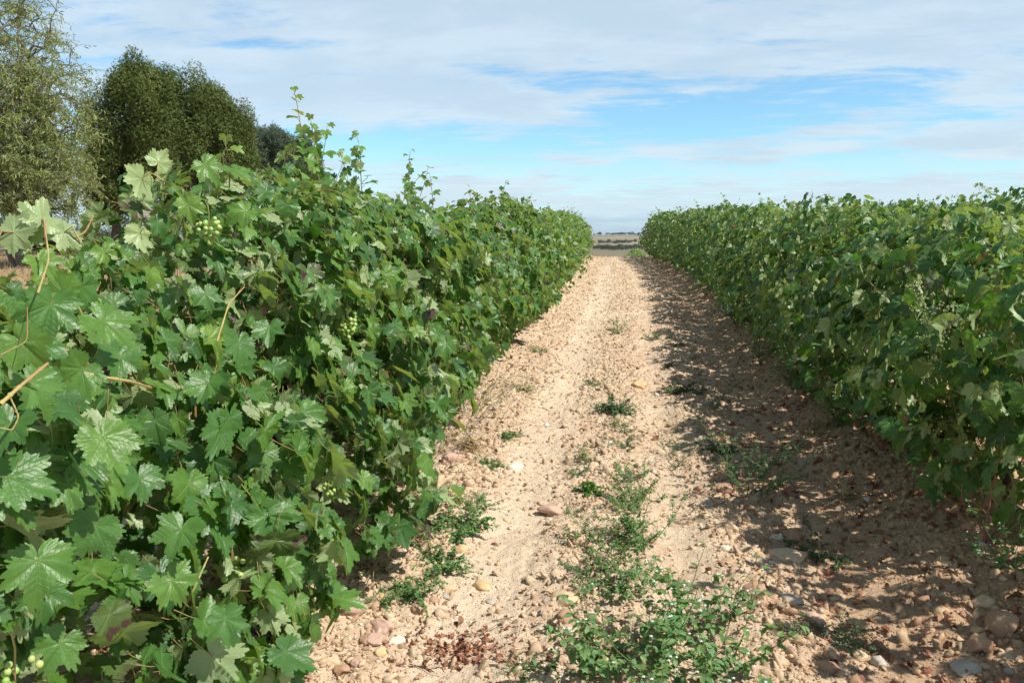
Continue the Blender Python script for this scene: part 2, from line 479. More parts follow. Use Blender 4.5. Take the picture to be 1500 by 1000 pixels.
def soil_material():
    m, w = new_mat('soil')
    pos = w.n('ShaderNodeTexCoord').outputs['Object']
    a = w.noise(pos, 1.1, 5, .6); b = w.noise(pos, 9, 6, .65); c = w.noise(pos, 60, 5, .7)
    col = w.mix(w.smooth(a, .35, .68), (.655, .52, .368), (.565, .42, .290))
    col = w.mix(w.m('MULTIPLY', w.smooth(b, .46, .70), .65), col, (.46, .30, .18))
    col = w.mix(w.m('MULTIPLY', w.smooth(c, .50, .72), .55), col, (.36, .25, .16))
    col = w.mix(w.m('MULTIPLY', w.smooth(c, .42, .25), .5), col, (.74, .60, .44))
    # grit: tiny pebbles of several colours
    vo = w.n('ShaderNodeTexVoronoi', {'Vector': pos, 'Scale': 95.0, 'Randomness': 1.0})
    pick = w.n('ShaderNodeSeparateXYZ', {0: vo.outputs['Color']}).outputs
    isg = w.m('MULTIPLY', w.m('GREATER_THAN', pick[0], .62), w.m('SUBTRACT', 1.0, w.smooth(vo.outputs['Distance'], .30, .42)))
    gcol = w.ramp(pick[1], [(0, (.24, .13, .08)), (.3, (.45, .27, .15)), (.6, (.58, .42, .27)), (.85, (.40, .36, .32)), (1, (.72, .66, .58))])
    col = w.mix(w.m('MULTIPLY', isg, .75), col, gcol)
    sp = w.n('ShaderNodeSeparateXYZ', {0: pos})
    # redder soil plus painted-in warm shade towards the shaded row, in ragged patches; paler dust in the left wheel track
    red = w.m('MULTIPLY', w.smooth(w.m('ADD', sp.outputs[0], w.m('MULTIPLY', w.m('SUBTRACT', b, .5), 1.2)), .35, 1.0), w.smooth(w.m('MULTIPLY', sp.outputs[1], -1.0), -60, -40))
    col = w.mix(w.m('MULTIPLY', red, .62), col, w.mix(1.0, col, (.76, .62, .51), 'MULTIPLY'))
    tr = w.m('SUBTRACT', 1.0, w.smooth(w.m('ABSOLUTE', w.m('ADD', sp.outputs[0], .62)), .10, .32))
    col = w.mix(w.m('MULTIPLY', tr, .45), col, (.74, .60, .45))
    # straw and dry grass further off the alley
    off = w.m('MAXIMUM', w.smooth(sp.outputs[0], -3.4, -4.6), 0.0)
    offn = w.noise(w.n('ShaderNodeMapping', {0: pos, 3: (1, 1, 1)}).outputs[0], .8, 6, .7)
    straw = w.mix(w.smooth(offn, .35, .65), (.40, .29, .17), (.27, .19, .10))
    col = w.mix(off, col, straw)
    # the fields of the valley and the far slope
    pf = w.n('ShaderNodeMapping', {0: pos, 3: (.0016, .0075, 0)}).outputs[0]
    vf = w.n('ShaderNodeTexVoronoi', {'Vector': pf, 'Scale': 1.0, 'Randomness': .8})
    fc = w.n('ShaderNodeSeparateXYZ', {0: vf.outputs['Color']}).outputs[0]
    fields = w.ramp(fc, [(0, (.19, .17, .10)), (.25, (.27, .23, .15)), (.5, (.22, .20, .12)), (.7, (.30, .19, .13)), (.85, (.33, .28, .19))], 'CONSTANT')
    fn = w.noise(w.n('ShaderNodeMapping', {0: pos, 3: (.003, .03, 0)}).outputs[0], 1.0, 6, .65)
    fields = w.mix(1.0, fields, w.ramp(fn, [(.3, .75), (.7, 1.12)]), 'MULTIPLY')
    col = w.mix(w.smooth(sp.outputs[1], 55, 90), col, fields)
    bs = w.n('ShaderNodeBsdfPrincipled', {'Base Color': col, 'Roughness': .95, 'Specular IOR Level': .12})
    h = w.m('ADD', w.m('MULTIPLY', w.noise(pos, 70, 6, .7), 1.0), w.m('MULTIPLY', w.m('MULTIPLY', isg, w.m('SUBTRACT', .45, vo.outputs['Distance'])), 1.6))
    bp = w.n('ShaderNodeBump', {'Height': h, 'Strength': 1.0, 'Distance': .010})
    w.t.links.new(bp.outputs[0], bs.inputs['Normal'])
    w.n('ShaderNodeOutputMaterial', {0: bs})
    return m


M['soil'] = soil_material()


def stone_material(name, c1, c2, c3):
    m, w = new_mat(name)
    pos = w.n('ShaderNodeTexCoord').outputs['Object']; rnd = w.n('ShaderNodeObjectInfo').outputs['Random']
    off = w.n('ShaderNodeVectorMath', {0: pos, 1: w.n('ShaderNodeCombineXYZ', {0: w.m('MULTIPLY', rnd, 37.0), 1: rnd, 2: rnd}).outputs[0]}, operation='ADD').outputs[0]
    nz = w.noise(off, 1.6, 6, .65); nf = w.noise(off, 9, 5, .7)
    col = w.mix(w.smooth(nz, .32, .68), c1, c2); col = w.mix(w.m('MULTIPLY', w.smooth(nf, .5, .7), .6), col, c3)
    at = w.n('ShaderNodeAttribute', attribute_name='co'); tn = w.n('ShaderNodeSeparateXYZ', {0: at.outputs['Vector']}).outputs[2]
    # sandy dust lies on the upper side near the ground line
    b = w.n('ShaderNodeBsdfPrincipled', {'Base Color': col, 'Roughness': .8, 'Specular IOR Level': .25})
    bp = w.n('ShaderNodeBump', {'Height': w.noise(off, 7, 8, .75), 'Strength': .6, 'Distance': .004})
    w.t.links.new(bp.outputs[0], b.inputs['Normal']); w.n('ShaderNodeOutputMaterial', {0: b})
    return m


M['st_tan'] = stone_material('tan_stone', (.62, .47, .31), (.54, .38, .23), (.68, .55, .39))
M['st_brown'] = stone_material('brown_stone', (.45, .29, .19), (.38, .22, .14), (.56, .40, .27))
M['st_pink'] = stone_material('pink_stone', (.56, .38, .29), (.49, .31, .235), (.63, .48, .37))
M['st_grey'] = stone_material('grey_stone', (.48, .43, .36), (.42, .36, .29), (.58, .52, .44))
M['st_white'] = stone_material('white_stone', (.72, .64, .52), (.66, .56, .43), (.78, .72, .62))
M['st_yellow'] = stone_material('yellow_stone', (.64, .46, .25), (.56, .38, .19), (.68, .52, .33))


def gravel_material():
    m, w = new_mat('gravel')
    at = w.n('ShaderNodeAttribute', attribute_name='co'); tn = w.n('ShaderNodeSeparateXYZ', {0: at.outputs['Vector']}).outputs[2]
    pos = w.n('ShaderNodeTexCoord').outputs['Object']
    col = w.ramp(tn, [(0, (.62, .478, .325)), (.35, (.57, .42, .28)), (.55, (.48, .33, .22)), (.68, (.36, .22, .14)), (.76, (.52, .36, .27)), (.84, (.58, .44, .24)), (.92, (.36, .33, .29)), (1, (.72, .66, .58))])
    col = w.mix(.6, col, w.ramp(w.noise(pos, 70, 4, .7), [(.3, .6), (.7, 1.15)]), 'MULTIPLY')
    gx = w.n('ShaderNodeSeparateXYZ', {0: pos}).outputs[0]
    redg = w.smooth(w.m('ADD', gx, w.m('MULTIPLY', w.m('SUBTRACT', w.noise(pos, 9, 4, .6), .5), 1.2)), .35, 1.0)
    col = w.mix(w.m('MULTIPLY', redg, .62), col, w.mix(1.0, col, (.80, .67, .56), 'MULTIPLY'))  # right-hand tint as on the soil: part redder earth, part painted warm shade
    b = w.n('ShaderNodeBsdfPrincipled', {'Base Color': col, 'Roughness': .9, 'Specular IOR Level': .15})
    bp = w.n('ShaderNodeBump', {'Height': w.noise(pos, 220, 5, .7), 'Strength': .5, 'Distance': .003})
    w.t.links.new(bp.outputs[0], b.inputs['Normal']); w.n('ShaderNodeOutputMaterial', {0: b})
    return m


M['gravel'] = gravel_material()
G3 = lambda a, b, c: [(0, a), (.5, b), (1, c)]
M['weed'] = leaf_material('weed_leaf', G3((.10, .225, .075), (.145, .28, .10), (.23, .34, .11)), (.16, .24, .12), .5, .25, False, .4, False)
M['weed_blue'] = leaf_material('grey_green_leaf', G3((.10, .19, .09), (.14, .23, .11), (.19, .26, .13)), (.16, .22, .14), .6, .2, False, .3, False)
M['weed_bright'] = leaf_material('bright_leaf', G3((.06, .20, .03), (.09, .25, .035), (.14, .30, .05)), (.14, .26, .08), .45, .3, False, .4, False)
M['weed_dark'] = leaf_material('dark_weed_leaf', G3((.05, .13, .045), (.075, .17, .06), (.13, .20, .07)), (.08, .14, .07), .5, .2, False, .4, False)
M['grass'] = leaf_material('green_grass', G3((.08, .16, .04), (.12, .20, .06), (.22, .25, .10)), (.15, .22, .08), .5, .25, False, .3, False)
M['dry'] = leaf_material('dry_grass', G3((.30, .20, .10), (.42, .30, .16), (.52, .42, .26)), (.42, .32, .18), .7, .15, False, .2, False, tcol=(1.1, 1.0, .8))
M['litter'] = leaf_material('dead_leaves', G3((.15, .06, .03), (.27, .12, .06), (.40, .26, .15)), (.26, .15, .09), .8, .08, False, .2, False, tcol=(1.2, .9, .6))
M['redlitter'] = leaf_material('red_dead_leaves', G3((.24, .10, .06), (.38, .17, .10), (.52, .32, .20)), (.28, .12, .08), .8, .08, False, .2, False, tcol=(1.2, .8, .6))
M['stem'] = plain('weed_stem', (.15, .20, .06), .6, .3, 20, .1)
M['redstem'] = plain('red_stem', (.36, .10, .09), .5, .3, 20, .1, col2=(.42, .20, .13))
M['twig'] = plain('dry_twig', (.14, .085, .055), .9, .4, 40, .5)
M['paletwig'] = plain('pale_twig', (.42, .32, .22), .9, .4, 40, .5)
M['white'] = plain('white_petal', (.80, .80, .76), .6, .1, 10, 0)
M['purple'] = plain('purple_petal', (.48, .33, .66), .6, .2, 10, 0)
M['flowerhead'] = plain('flower_head', (.48, .50, .24), .7, .35, 40, .1)


def berry_material(name, c1, c2, rough):
    m, w = new_mat(name)
    pos = w.n('ShaderNodeTexCoord').outputs['Object']
    at = w.n('ShaderNodeAttribute', attribute_name='co'); tn = w.n('ShaderNodeSeparateXYZ', {0: at.outputs['Vector']}).outputs[2]
    col = w.mix(tn, c1, c2)
    b = w.n('ShaderNodeBsdfPrincipled', {'Base Color': col, 'Roughness': rough, 'Subsurface Weight': .25, 'Subsurface Radius': (.006, .008, .003), 'Subsurface Scale': .5})
    w.n('ShaderNodeOutputMaterial', {0: b}); return m


M['grape'] = berry_material('green_grape', (.24, .40, .08), (.42, .50, .16), .35)
M['grape_dark'] = berry_material('dark_grape', (.012, .014, .035), (.05, .05, .11), .45)

# ---------------------------------------------------------------- ground: one sheet to the horizon, fine near the camera
def build_ground():
    xf = np.arange(-3.3, 4.2, 0.0135)
    g = np.geomspace(0.0135, 700, 105); left = -3.3 - np.cumsum(g)[::-1]; right = xf[-1] + np.cumsum(g)
    xs = np.concatenate([left, xf, right])
    ys = [-40, -20, -10, -5, -2, -.5, .5, 1.0, 1.4, 1.7, 1.9]
    y = 2.05
    while y < 48: ys.append(y); y += max(0.0058 * y, .0125)
    while y < 7000: ys.append(y); y += .035 * y
    ys = np.array(ys)
    X, Y = np.meshgrid(xs, ys)
    Z = terrain(X, Y)
    wgt = (1 - sstep(np.abs(X), 6, 14))
    Z = Z + relief(X, Y) * wgt
    far = sstep(np.abs(X), 4, 9) * (1 - sstep(Y, 60, 120)); Z = Z + far * .06 * pnoise(X * .5, Y * .5)
    V = np.stack([X, Y, Z], -1).reshape(-1, 3); nx, ny = len(xs), len(ys)
    i = (np.arange(ny - 1)[:, None] * nx + np.arange(nx - 1)[None]).ravel()
    F = np.concatenate([np.stack([i, i + 1, i + nx + 1], -1), np.stack([i, i + nx + 1, i + nx], -1)])
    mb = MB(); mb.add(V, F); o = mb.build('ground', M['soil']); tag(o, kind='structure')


build_ground()

# ---------------------------------------------------------------- vines
def width_at(h):                                   # half thickness of the hedge over height (0..1 of its top)
    return np.interp(h, [0, .12, .3, .5, .75, .9, 1.0], [.20, .34, .50, .54, .47, .32, .12])


def grape_cluster(rng, n=38, L=.14, r=.0075, sub=2, dark=False):
    mb = MB(); v, f = ICO[sub]
    pts = []
    for i in range(n):
        t = (i + .5) / n; w = .036 * math.sin(math.pi * min(1, t * .8 + .22)) ** .8
        a = rng.uniform(0, 6.28); pts.append([w * math.cos(a), w * math.sin(a), -t * L])
    pts = np.array(pts)
    for _ in range(8):
        d = pts[:, None] - pts[None]; dist = np.linalg.norm(d, axis=2) + 1e-9; np.fill_diagonal(dist, 9)
        push = np.where(dist < 1.95 * r, (1.95 * r - dist), 0)[..., None] * d / dist[..., None]
        pts += push.sum(1) * .4
    for p in pts:
        rr = r * rng.uniform(.8, 1.12); mb.add(v * rr * [1, 1, 1.06] + p, f, [0, 0, rng.random()])
    st = MB(); st.add(*tube([[0, 0, .05], [.002, .003, .02], [0, 0, -.02], [0, 0, -L * .8]], [.0018, .0018, .0015, .001], 5))
    return mb, st


def canopy(rng, half, top, lod, count, zlo=.22, dens_side=None, topvar=.10, bulk=(1., 1.), skirt=0.):
    """leaf positions for one vine, local coordinates: x across the row, y along it, z up from the ground"""
    y = rng.uniform(-half - .1, half + .1, count)
    sx = np.where(rng.random(count) < (dens_side if dens_side is not None else .5), 1.0, -1.0)
    ph = rng.uniform(0, 50)
    toph = top + topvar * pnoise(y * 2.3 + ph, y * 0 + ph) * 2
    z0 = zlo + .16 * pnoise(y * 2.5 + ph + 9, y * 0 + 3)
    h = rng.random(count) ** .9
    z = z0 + h * (toph - z0)
    wd = (width_at(h) + abs(skirt) * (sx * skirt > 0) * (1 - h) ** 1.3) * np.where(sx > 0, bulk[0], bulk[1]) * (1 + .75 * pnoise(y * 1.9 + ph, z * 2.3 + ph * sx) + .35 * pnoise(y * 5 + ph, z * 5 + ph * sx))
    wd = wd * (1.08 - .34 * np.abs(y / half) ** 2.5)
    depth = np.minimum(rng.exponential(.085, count), wd * 1.3)
    x = sx * (wd - depth) + rng.normal(0, .018, count)
    core = rng.random(count) < .22; x = np.where(core, rng.normal(0, .13, count), x); z = np.where(core & (z > toph - .12), z - .2, z)
    P = np.stack([x, y, z], 1)
    k = np.clip(depth / .15, 0, 1)[:, None]
    out = np.stack([sx, rng.normal(0, .45, count), .55 + 1.1 * np.clip(h - .6, 0, 1) + rng.normal(0, .32, count)], 1)
    nrm = out + rng.normal(0, .40, (count, 3)) * (1 + k)
    flip = rng.random(count) < .10; nrm[flip] *= -1
    tip = np.stack([sx * .25 + rng.normal(0, .32, count), rng.normal(0, .42, count), np.full(count, -1.15)], 1)
    F = frames(nrm, tip)
    S = np.clip(rng.normal(.067, .017, count), .030, .112) * (1 - .22 * np.clip(h - .82, 0, 1) / .18)
    S = np.stack([S * rng.uniform(.78, 1.08, count), S * rng.uniform(.9, 1.1, count), S * rng.uniform(.5, 1.7, count)], 1)
    tone = np.clip(rng.beta(2.4, 2.2, count) * .72 + .12, 0, .88)
    tone = np.where(rng.random(count) < .03 + .14 * np.clip(h - .85, 0, .15) / .15, rng.uniform(.0, .14, count), tone)
    tone = np.where(rng.random(count) < .035, rng.uniform(.92, 1, count), tone)
    return P, F, S, tone


def shoot(rng, base, direction, L, sag=.5, n=14):
    """a cane: curve, with leaves standing off alternately on petioles"""
    d = np.array(direction, float); d /= np.linalg.norm(d)
    pts = [np.array(base, float)]; st = L / n
    for i in range(n):
        d = d + rng.normal(0, .07, 3) + np.array([0, 0, -sag * .06 * (i / n)]); d /= np.linalg.norm(d)
        pts.append(pts[-1] + d * st)
    return np.array(pts)


def shoot_leaves(rng, pts, size=.062, start=2, step=2, young=.3):
    P, Fn, Ft, S, T, pet = [], [], [], [], [], []
    n = len(pts)
    for i in range(start, n, step):
        d = pts[min(i + 1, n - 1)] - pts[i - 1]; d /= np.linalg.norm(d) + 1e-9
        side = np.cross(d, [0.3, .2, 1]); side /= np.linalg.norm(side) + 1e-9
        side = side * (1 if (i // step) % 2 else -1) + rng.normal(0, .35, 3)
        k = i / n; s = size * (1.05 - .62 * k ** 2) * rng.uniform(.8, 1.2)
        pl = s * rng.uniform(.5, .9)
        e = pts[i] + (side * .8 + np.array([0, 0, .45]) + d * .3) * pl
        pet.append((pts[i], (pts[i] + e) / 2 + np.array([0, 0, .01]), e))
        P.append(e); Fn.append(np.array([side[0] * .5, side[1] * .5, 1.0]) + rng.normal(0, .45, 3)); Ft.append(side + np.array([0, 0, -.75]) + rng.normal(0, .3, 3)); S.append(s)
        T.append(rng.uniform(.0, .12) if k > .72 and rng.random() < young * 2.5 else rng.uniform(.14, .75))
    P = np.array(P)
    return P, frames(np.array(Fn), np.array(Ft)), np.array(S), np.array(T), pet


ORD = ['nearest', 'second', 'third', 'fourth', 'fifth', 'sixth', 'seventh', 'eighth', 'ninth', 'tenth', 'eleventh', 'twelfth', 'thirteenth', 'fourteenth', 'fifteenth',
       'sixteenth', 'seventeenth', 'eighteenth', 'nineteenth', 'twentieth', 'twenty-first', 'twenty-second', 'twenty-third', 'twenty-fourth', 'twenty-fifth', 'twenty-sixth', 'twenty-seventh', 'twenty-eighth']


def make_vine(seed, loc, top, lod, count, half=.68, label=None, group=None, zlo=.22, shoots=(), nshoot=5, dens=None, extra=None, trunkx=0., clusters=1, topvar=.14, peti=True, bulk=(1., 1.), skirt=0.):
    rng = np.random.default_rng(seed); root = empty('grape_vine', loc, label, 'grape vine', group)
    temps = {0: LEAF0, 1: LEAF1, 2: LEAF2, 3: LEAF3}[lod]
    P, F, S, T = canopy(rng, half, top, lod, count, zlo, dens_side=dens, topvar=topvar, bulk=bulk, skirt=skirt)
    leaves = MB(); canes = []; wood = MB()
    scatter(leaves, temps, P, F, S, T, rng)
    # petioles of the leaves near the surface
    if peti and lod <= 1:
        for i in range(len(P)):
            b = P[i]; q = b - F[i][:, 1] * S[i][1] * .8 - F[i][:, 2] * S[i][1] * .35
            leaves.add(*tube([b, (b + q) / 2 - F[i][:, 2] * .003, q], [.0011, .0012, .0015], 3, 1.0, False), mi=1)
    # a free number of arching shoots, plus those given
    lst = list(shoots)
    for _ in range(nshoot):
        sx = 1 if rng.random() < (dens if dens is not None else .5) else -1
        y = rng.uniform(-half, half); z = rng.uniform(.9, top - .1)
        lst.append(((sx * .15, y, z), (sx * rng.uniform(.1, .9), rng.normal(0, .5), rng.uniform(.3, 1.2)), rng.uniform(.35, .6), 1.6))
    for (b, d, L, sag) in lst:
        pts = shoot(rng, b, d, L, sag); cm = MB(); (cm if lod <= 1 else wood).add(*tube(pts, np.linspace(.0042, .0014, len(pts)), 6 if lod <= 1 else 4, rng.random()), mi=0 if lod <= 1 else 1)
        if lod <= 1: canes.append(cm)
        P, F, S, T, pet = shoot_leaves(rng, pts, step=1 if len(pts) and sag < 1.3 and L > .45 else 2); scatter(leaves, temps, P, F, S, T, rng)
        if lod <= 2:
            for q in pet: leaves.add(*tube(q, [.0013, .0012, .0011], 3, 1.0, False), mi=1)
    # inner canes
    for _ in range(7 if lod <= 1 else 4):
        y = rng.uniform(-half, half) * .9; pts = shoot(rng, (rng.normal(0, .06), y, .62), (rng.normal(0, .35), rng.normal(0, .3), 1), top - .75, .3, 8)
        wood.add(*tube(pts, np.linspace(.006, .0025, len(pts)), 5, rng.random()), mi=1)
    if extra is not None: extra(leaves, canes, rng, temps)
    o = leaves.build('foliage', [M['vine'], M['petiole']], root); KIDS.setdefault(root.name, []).append(o)
    for cm in canes: KIDS[root.name].append(cm.build('cane', [M['cane']], root))
    tb = wood; lx = rng.normal(0, .03)
    tp = np.array([[trunkx, 0, -.12], [trunkx + lx, .02, .15], [trunkx - lx, -.03, .36], [trunkx * .5, .02, .56], [0, .02, .66]])
    tb.add(*tube(tp, [.034, .028, .026, .026, .024], 9))
    for s in (-1, 1): tb.add(*tube([[0, .02, .64], [.01, s * .18, .69], [-.01, s * .42, .68], [0.01, s * (half - .05), .70]], [.022, .018, .015, .010], 7))
    o = tb.build('trunk', [M['bark'], M['cane']], root); KIDS[root.name].append(o)
    for _ in range(clusters):
        b = M['grape_dark'] if rng.random() < .45 else M['grape']
        g, st = grape_cluster(rng, 30, .12, .0075, 1 if lod > 1 else 2)
        sx = 1 if rng.random() < .5 else -1
        p = (sx * rng.uniform(.25, .42), rng.uniform(-half * .8, half * .8), rng.uniform(.45, .8))
        o = g.build('grape_cluster', b, root, loc=p); KIDS[root.name].append(o)
        s = st.build('cluster_stem', M['petiole'], o); KIDS.setdefault(o.name, []).append(s)
    return root


XL, XR = -1.88, 1.98
SP = 1.28


def to_cam_frame(loc, px, py, dist, roll, tilt, side, size, tone, back=False):
    """frame of a leaf placed where the photo shows it, roughly facing the viewer; roll 0 = tip down"""
    d = ray(px, py); p = CAM + d * dist - np.array(loc)
    jr = np.random.default_rng(int(px * 7 + py)); roll = roll + jr.normal(0, 16)
    n = -d + np.array([0, 0, tilt]) + np.array([side, 0, 0]) + jr.normal(0, .38, 3); n /= np.linalg.norm(n)
    rt = np.cross(n, [0, 0, 1.0]); rt /= np.linalg.norm(rt); up = np.cross(rt, n)
    a = R(roll); t = -math.cos(a) * up + math.sin(a) * rt
    if back: n = -n
    return p, n, t, size, tone


def hero_extra(loc, items, stems=()):
    def fn(leaves, canes, rng, temps):
        P, N, T, S, TT = [], [], [], [], []
        for it in items:
            if it[6] >= .085 and int(it[0] + it[1]) % 3 == 0: continue
            p, n, t, s, tn = to_cam_frame(loc, *it); s *= .68; P.append(p); N.append(n); T.append(t); S.append(s); TT.append(tn)
            b = p; q = b - t * s * .55 - n * s * .3 + np.array([0, 0, .0])
            leaves.add(*tube([b, (b + q) / 2 - n * .004, q - np.array([0, 0, .03])], [.0014, .0016, .0018], 5, 1.0, False), mi=1)
        scatter(leaves, temps, np.array(P), frames(np.array(N), np.array(T)), np.array(S), np.array(TT), rng)
        for pts, r0, r1 in stems:
            q = np.array([CAM + ray(a, b) * dd for a, b, dd in pts]) - np.array(loc)
            k = np.linspace(0, 1, 7 * len(q)); qq = np.stack([np.interp(k, np.linspace(0, 1, len(q)), q[:, i]) for i in range(3)], 1)
            for _ in range(3): qq[1:-1] = (qq[:-2] + qq[2:] + 2 * qq[1:-1]) / 4
            cm = MB(); kk = len(qq); cm.add(*tube(qq, np.linspace(r0, r1, kk) * .85 * (1 + .38 * (np.arange(kk) % 4 == 1)), 8, .8)); canes.append(cm)
    return fn


def L(name): return name


LEFT_LABELS = ['big-leaved vine with long yellow tendrils at the bottom left corner', 'tall bushy vine with pale leaves and green grapes where the left row begins',
               'vine with a tall wispy shoot standing up in front of the grey-green pine', 'vine with a light green grape cluster hanging beside the path',
               'vine with a free shoot curling into the sky above the left row']


def build_rows():
    n = 0
    # ---- left row: y of each vine and its height
    ys = [1.88, 3.42, 4.6, 5.8, 7.0]; tops = [1.43, 1.75, 1.71, 1.60, 1.56]
    while ys[-1] < 31.5: ys.append(ys[-1] + SP); tops.append({8: 1.82}.get(len(ys), 1.62 + .06 * math.sin(len(ys) * 2.1)))
    protos = {}
    rnd = random.Random(4)
    for i, (y, tp) in enumerate(zip(ys, tops)):
        x = XL + float(bend(y)) + [-.05, .10, .08, .04, .02][min(i, 4)]; loc = (x, y, float(terrain(x, y)) + .05)
        lab = LEFT_LABELS[i] if i < 5 else f'{ORD[i]} vine from the camera in the sunlit row left of the path'
        if i == len(ys) - 1: lab = 'last vine at the far end of the sunlit row left of the path'
        grp = 'vines of the row left of the path'
        if i == 0:
            it = [(62, 322, 1.45, 200, 1.1, .3, .062, .30, True), (95, 340, 1.5, 80, .9, .2, .062, .5, True), (20, 340, 1.45, -80, .9, 0, .066, .5, True), (45, 345, 1.47, 10, .7, 0, .055, .6, True),
                  (85, 410, 1.42, 20, .5, .3, .088, .35), (75, 445, 1.36, 10, .6, .3, .085, .5), (60, 382, 1.45, -20, .5, .4, .055, .2), (150, 470, 1.5, -15, .5, .3, .10, .35), (120, 420, 1.55, 30, .4, .3, .070, .5),
                  (175, 520, 1.6, 25, .5, .2, .085, .55), (45, 560, 1.35, 25, .5, .2, .08, .4), (150, 640, 1.45, 10, .5, .3, .095, .3), (228, 612, 1.5, 25, .7, .3, .10, .3),
                  (75, 690, 1.33, 15, .6, .3, .105, .35), (10, 700, 1.3, -30, .4, .3, .09, .5), (55, 820, 1.4, 5, .6, .4, .095, .4), (265, 775, 1.75, 15, .6, .3, .095, .45), (250, 850, 1.8, -10, .7, .3, .095, .3),
                  (140, 770, 1.55, 25, .5, .3, .085, .5), (160, 900, 1.75, -15, .4, .3, .08, .96), (30, 500, 1.3, -30, .5, .3, .07, .3), (120, 540, 1.42, 40, .5, .2, .075, .4), (205, 700, 1.6, -10, .5, .3, .08, .6),
                  (330, 905, 1.95, 20, .6, .2, .09, .5), (90, 940, 1.75, 20, .5, .3, .09, .4), (180, 960, 1.8, 0, .6, .3, .085, .3), (330, 810, 2.0, 15, .5, .3, .085, .6), (15, 620, 1.25, 20, .5, .4, .075, .5), (95, 430, 1.5, 70, .3, .3, .07, .3)]
            st = [([(0, 592, 1.12), (30, 565, 1.14), (70, 532, 1.2)], .0030, .0022), ([(12, 575, 1.13), (28, 610, 1.13), (18, 630, 1.13), (0, 626, 1.13)], .0011, .0007), ([(98, 540, 1.50), (120, 545, 1.42), (150, 552, 1.42), (190, 558, 1.46), (222, 568, 1.56)], .0034, .0024),
                  ([(55, 430, 1.3), (72, 380, 1.4), (64, 318, 1.45)], .0018, .0011), ([(0, 520, 1.2), (40, 500, 1.25), (40, 450, 1.3)], .0008, .0005), ([(100, 355, 1.5), (125, 340, 1.5), (137, 316, 1.5)], .0022, .0016)]
            v = make_vine(101 + i, loc, tp, 0, 2700, .84, lab, grp, .05, (), 0, .74, hero_extra(loc, it, st), clusters=0, bulk=(1.2, .9), skirt=.42)
        elif i == 1:
            it = [(208, 262, 2.35, 10, .2, .9, .095, .05, True), (232, 238, 2.4, 200, .4, .8, .065, .05, True), (205, 342, 2.3, 0, .2, .9, .08, .05, True), (252, 240, 2.45, 0, .5, .3, .09, .4), (275, 300, 2.4, 20, .5, .4, .08, .1),
                  (300, 242, 2.5, -30, .8, .4, .09, .3), (330, 285, 2.55, 20, .7, .3, .10, .2), (345, 250, 2.6, -20, .8, .3, .085, .35), (380, 370, 2.6, 30, .6, .4, .095, .07), (360, 310, 2.6, 40, .5, .2, .09, .25),
                  (222, 400, 2.3, 10, .4, .5, .06, .05), (245, 445, 2.3, 0, .5, .3, .09, .5), (372, 420, 2.4, 15, .6, .3, .105, .45), (300, 430, 2.3, -20, .6, .2, .08, .5), (350, 500, 2.3, 10, .6, .3, .10, .5),
                  (325, 395, 2.35, 30, .6, .5, .09, .35), (290, 490, 2.2, 10, .6, .3, .09, .3), (395, 480, 2.5, 15, .6, .3, .095, .5), (305, 560, 2.2, 5, .6, .3, .09, .45), (420, 300, 2.8, 10, .5, .3, .08, .5)]
            st = [([(318, 500, 2.2), (335, 445, 2.25), (358, 420, 2.3)], .003, .0018), ([(240, 265, 2.35), (225, 255, 2.37), (215, 252, 2.4)], .002, .0015), ([(262, 905, 2.2), (285, 860, 2.15), (305, 815, 2.15)], .0032, .0024), ([(278, 890, 2.15), (320, 888, 2.15)], .003, .0025)]
            v = make_vine(101 + i, loc, tp, 0, 2100, .62, lab, grp, .12, [((.1, -.3, 1.5), (.1, -.2, 1), .35, .8), ((.05, .2, 1.55), (.2, .1, 1), .40, .8), ((.0, .5, 1.5), (.0, .1, 1), .42, .8)], 5, .68, hero_extra(loc, it, st), clusters=1, bulk=(1.15, 1.), skirt=.30)
        elif i < 9:
            sh = []
            if i == 2: sh = [((.05, -.5, 1.6), (.0, .02, 1), .62, .9), ((.0, -.2, 1.65), (.1, .0, 1), .42, .9), ((.1, -.4, 1.65), (.1, -.1, 1), .42, .9), ((.1, .2, 1.5), (.22, .1, 1), .55, .9), ((.0, .4, 1.5), (-.1, .1, 1), .5, .6)]
            if i == 3: sh = [((.05, .5, 1.5), (-.12, .05, 1), .58, 1.2), ((.1, .3, 1.4), (.2, .1, 1), .5, 1.4)]
            if i == 4: sh = [((.05, -.2, 1.45), (-.25, .05, 1), .5, 1.2)]
            v = make_vine(101 + i, loc, tp, 0 if i < 4 else 1, 1750 if i < 4 else 1400, .68, lab, grp, .12, sh, 8, .68, clusters=2 if i < 6 else 1, bulk=(1.12, 1.), skirt=.20)
        else:
            key = i % 4
            far = i > 15
            k2 = (key, far)
            if k2 not in protos:
                v = make_vine(301 + key + 10 * far, loc, tp, 3 if far else 2, 1000, .70, lab, grp, .10, (), 5, .6, clusters=1, skirt=.20)
                protos[k2] = v
            else:
                v = copy_thing(protos[k2], loc, 0, (1.0 + rnd.uniform(-.06, .10), 1.0, tp / 1.7 * rnd.uniform(.97, 1.05)), lab, grp)
    # ---- right row
    ys = [4.35, 5.5, 6.8]; 
    while ys[-1] < 31.5: ys.append(ys[-1] + SP)
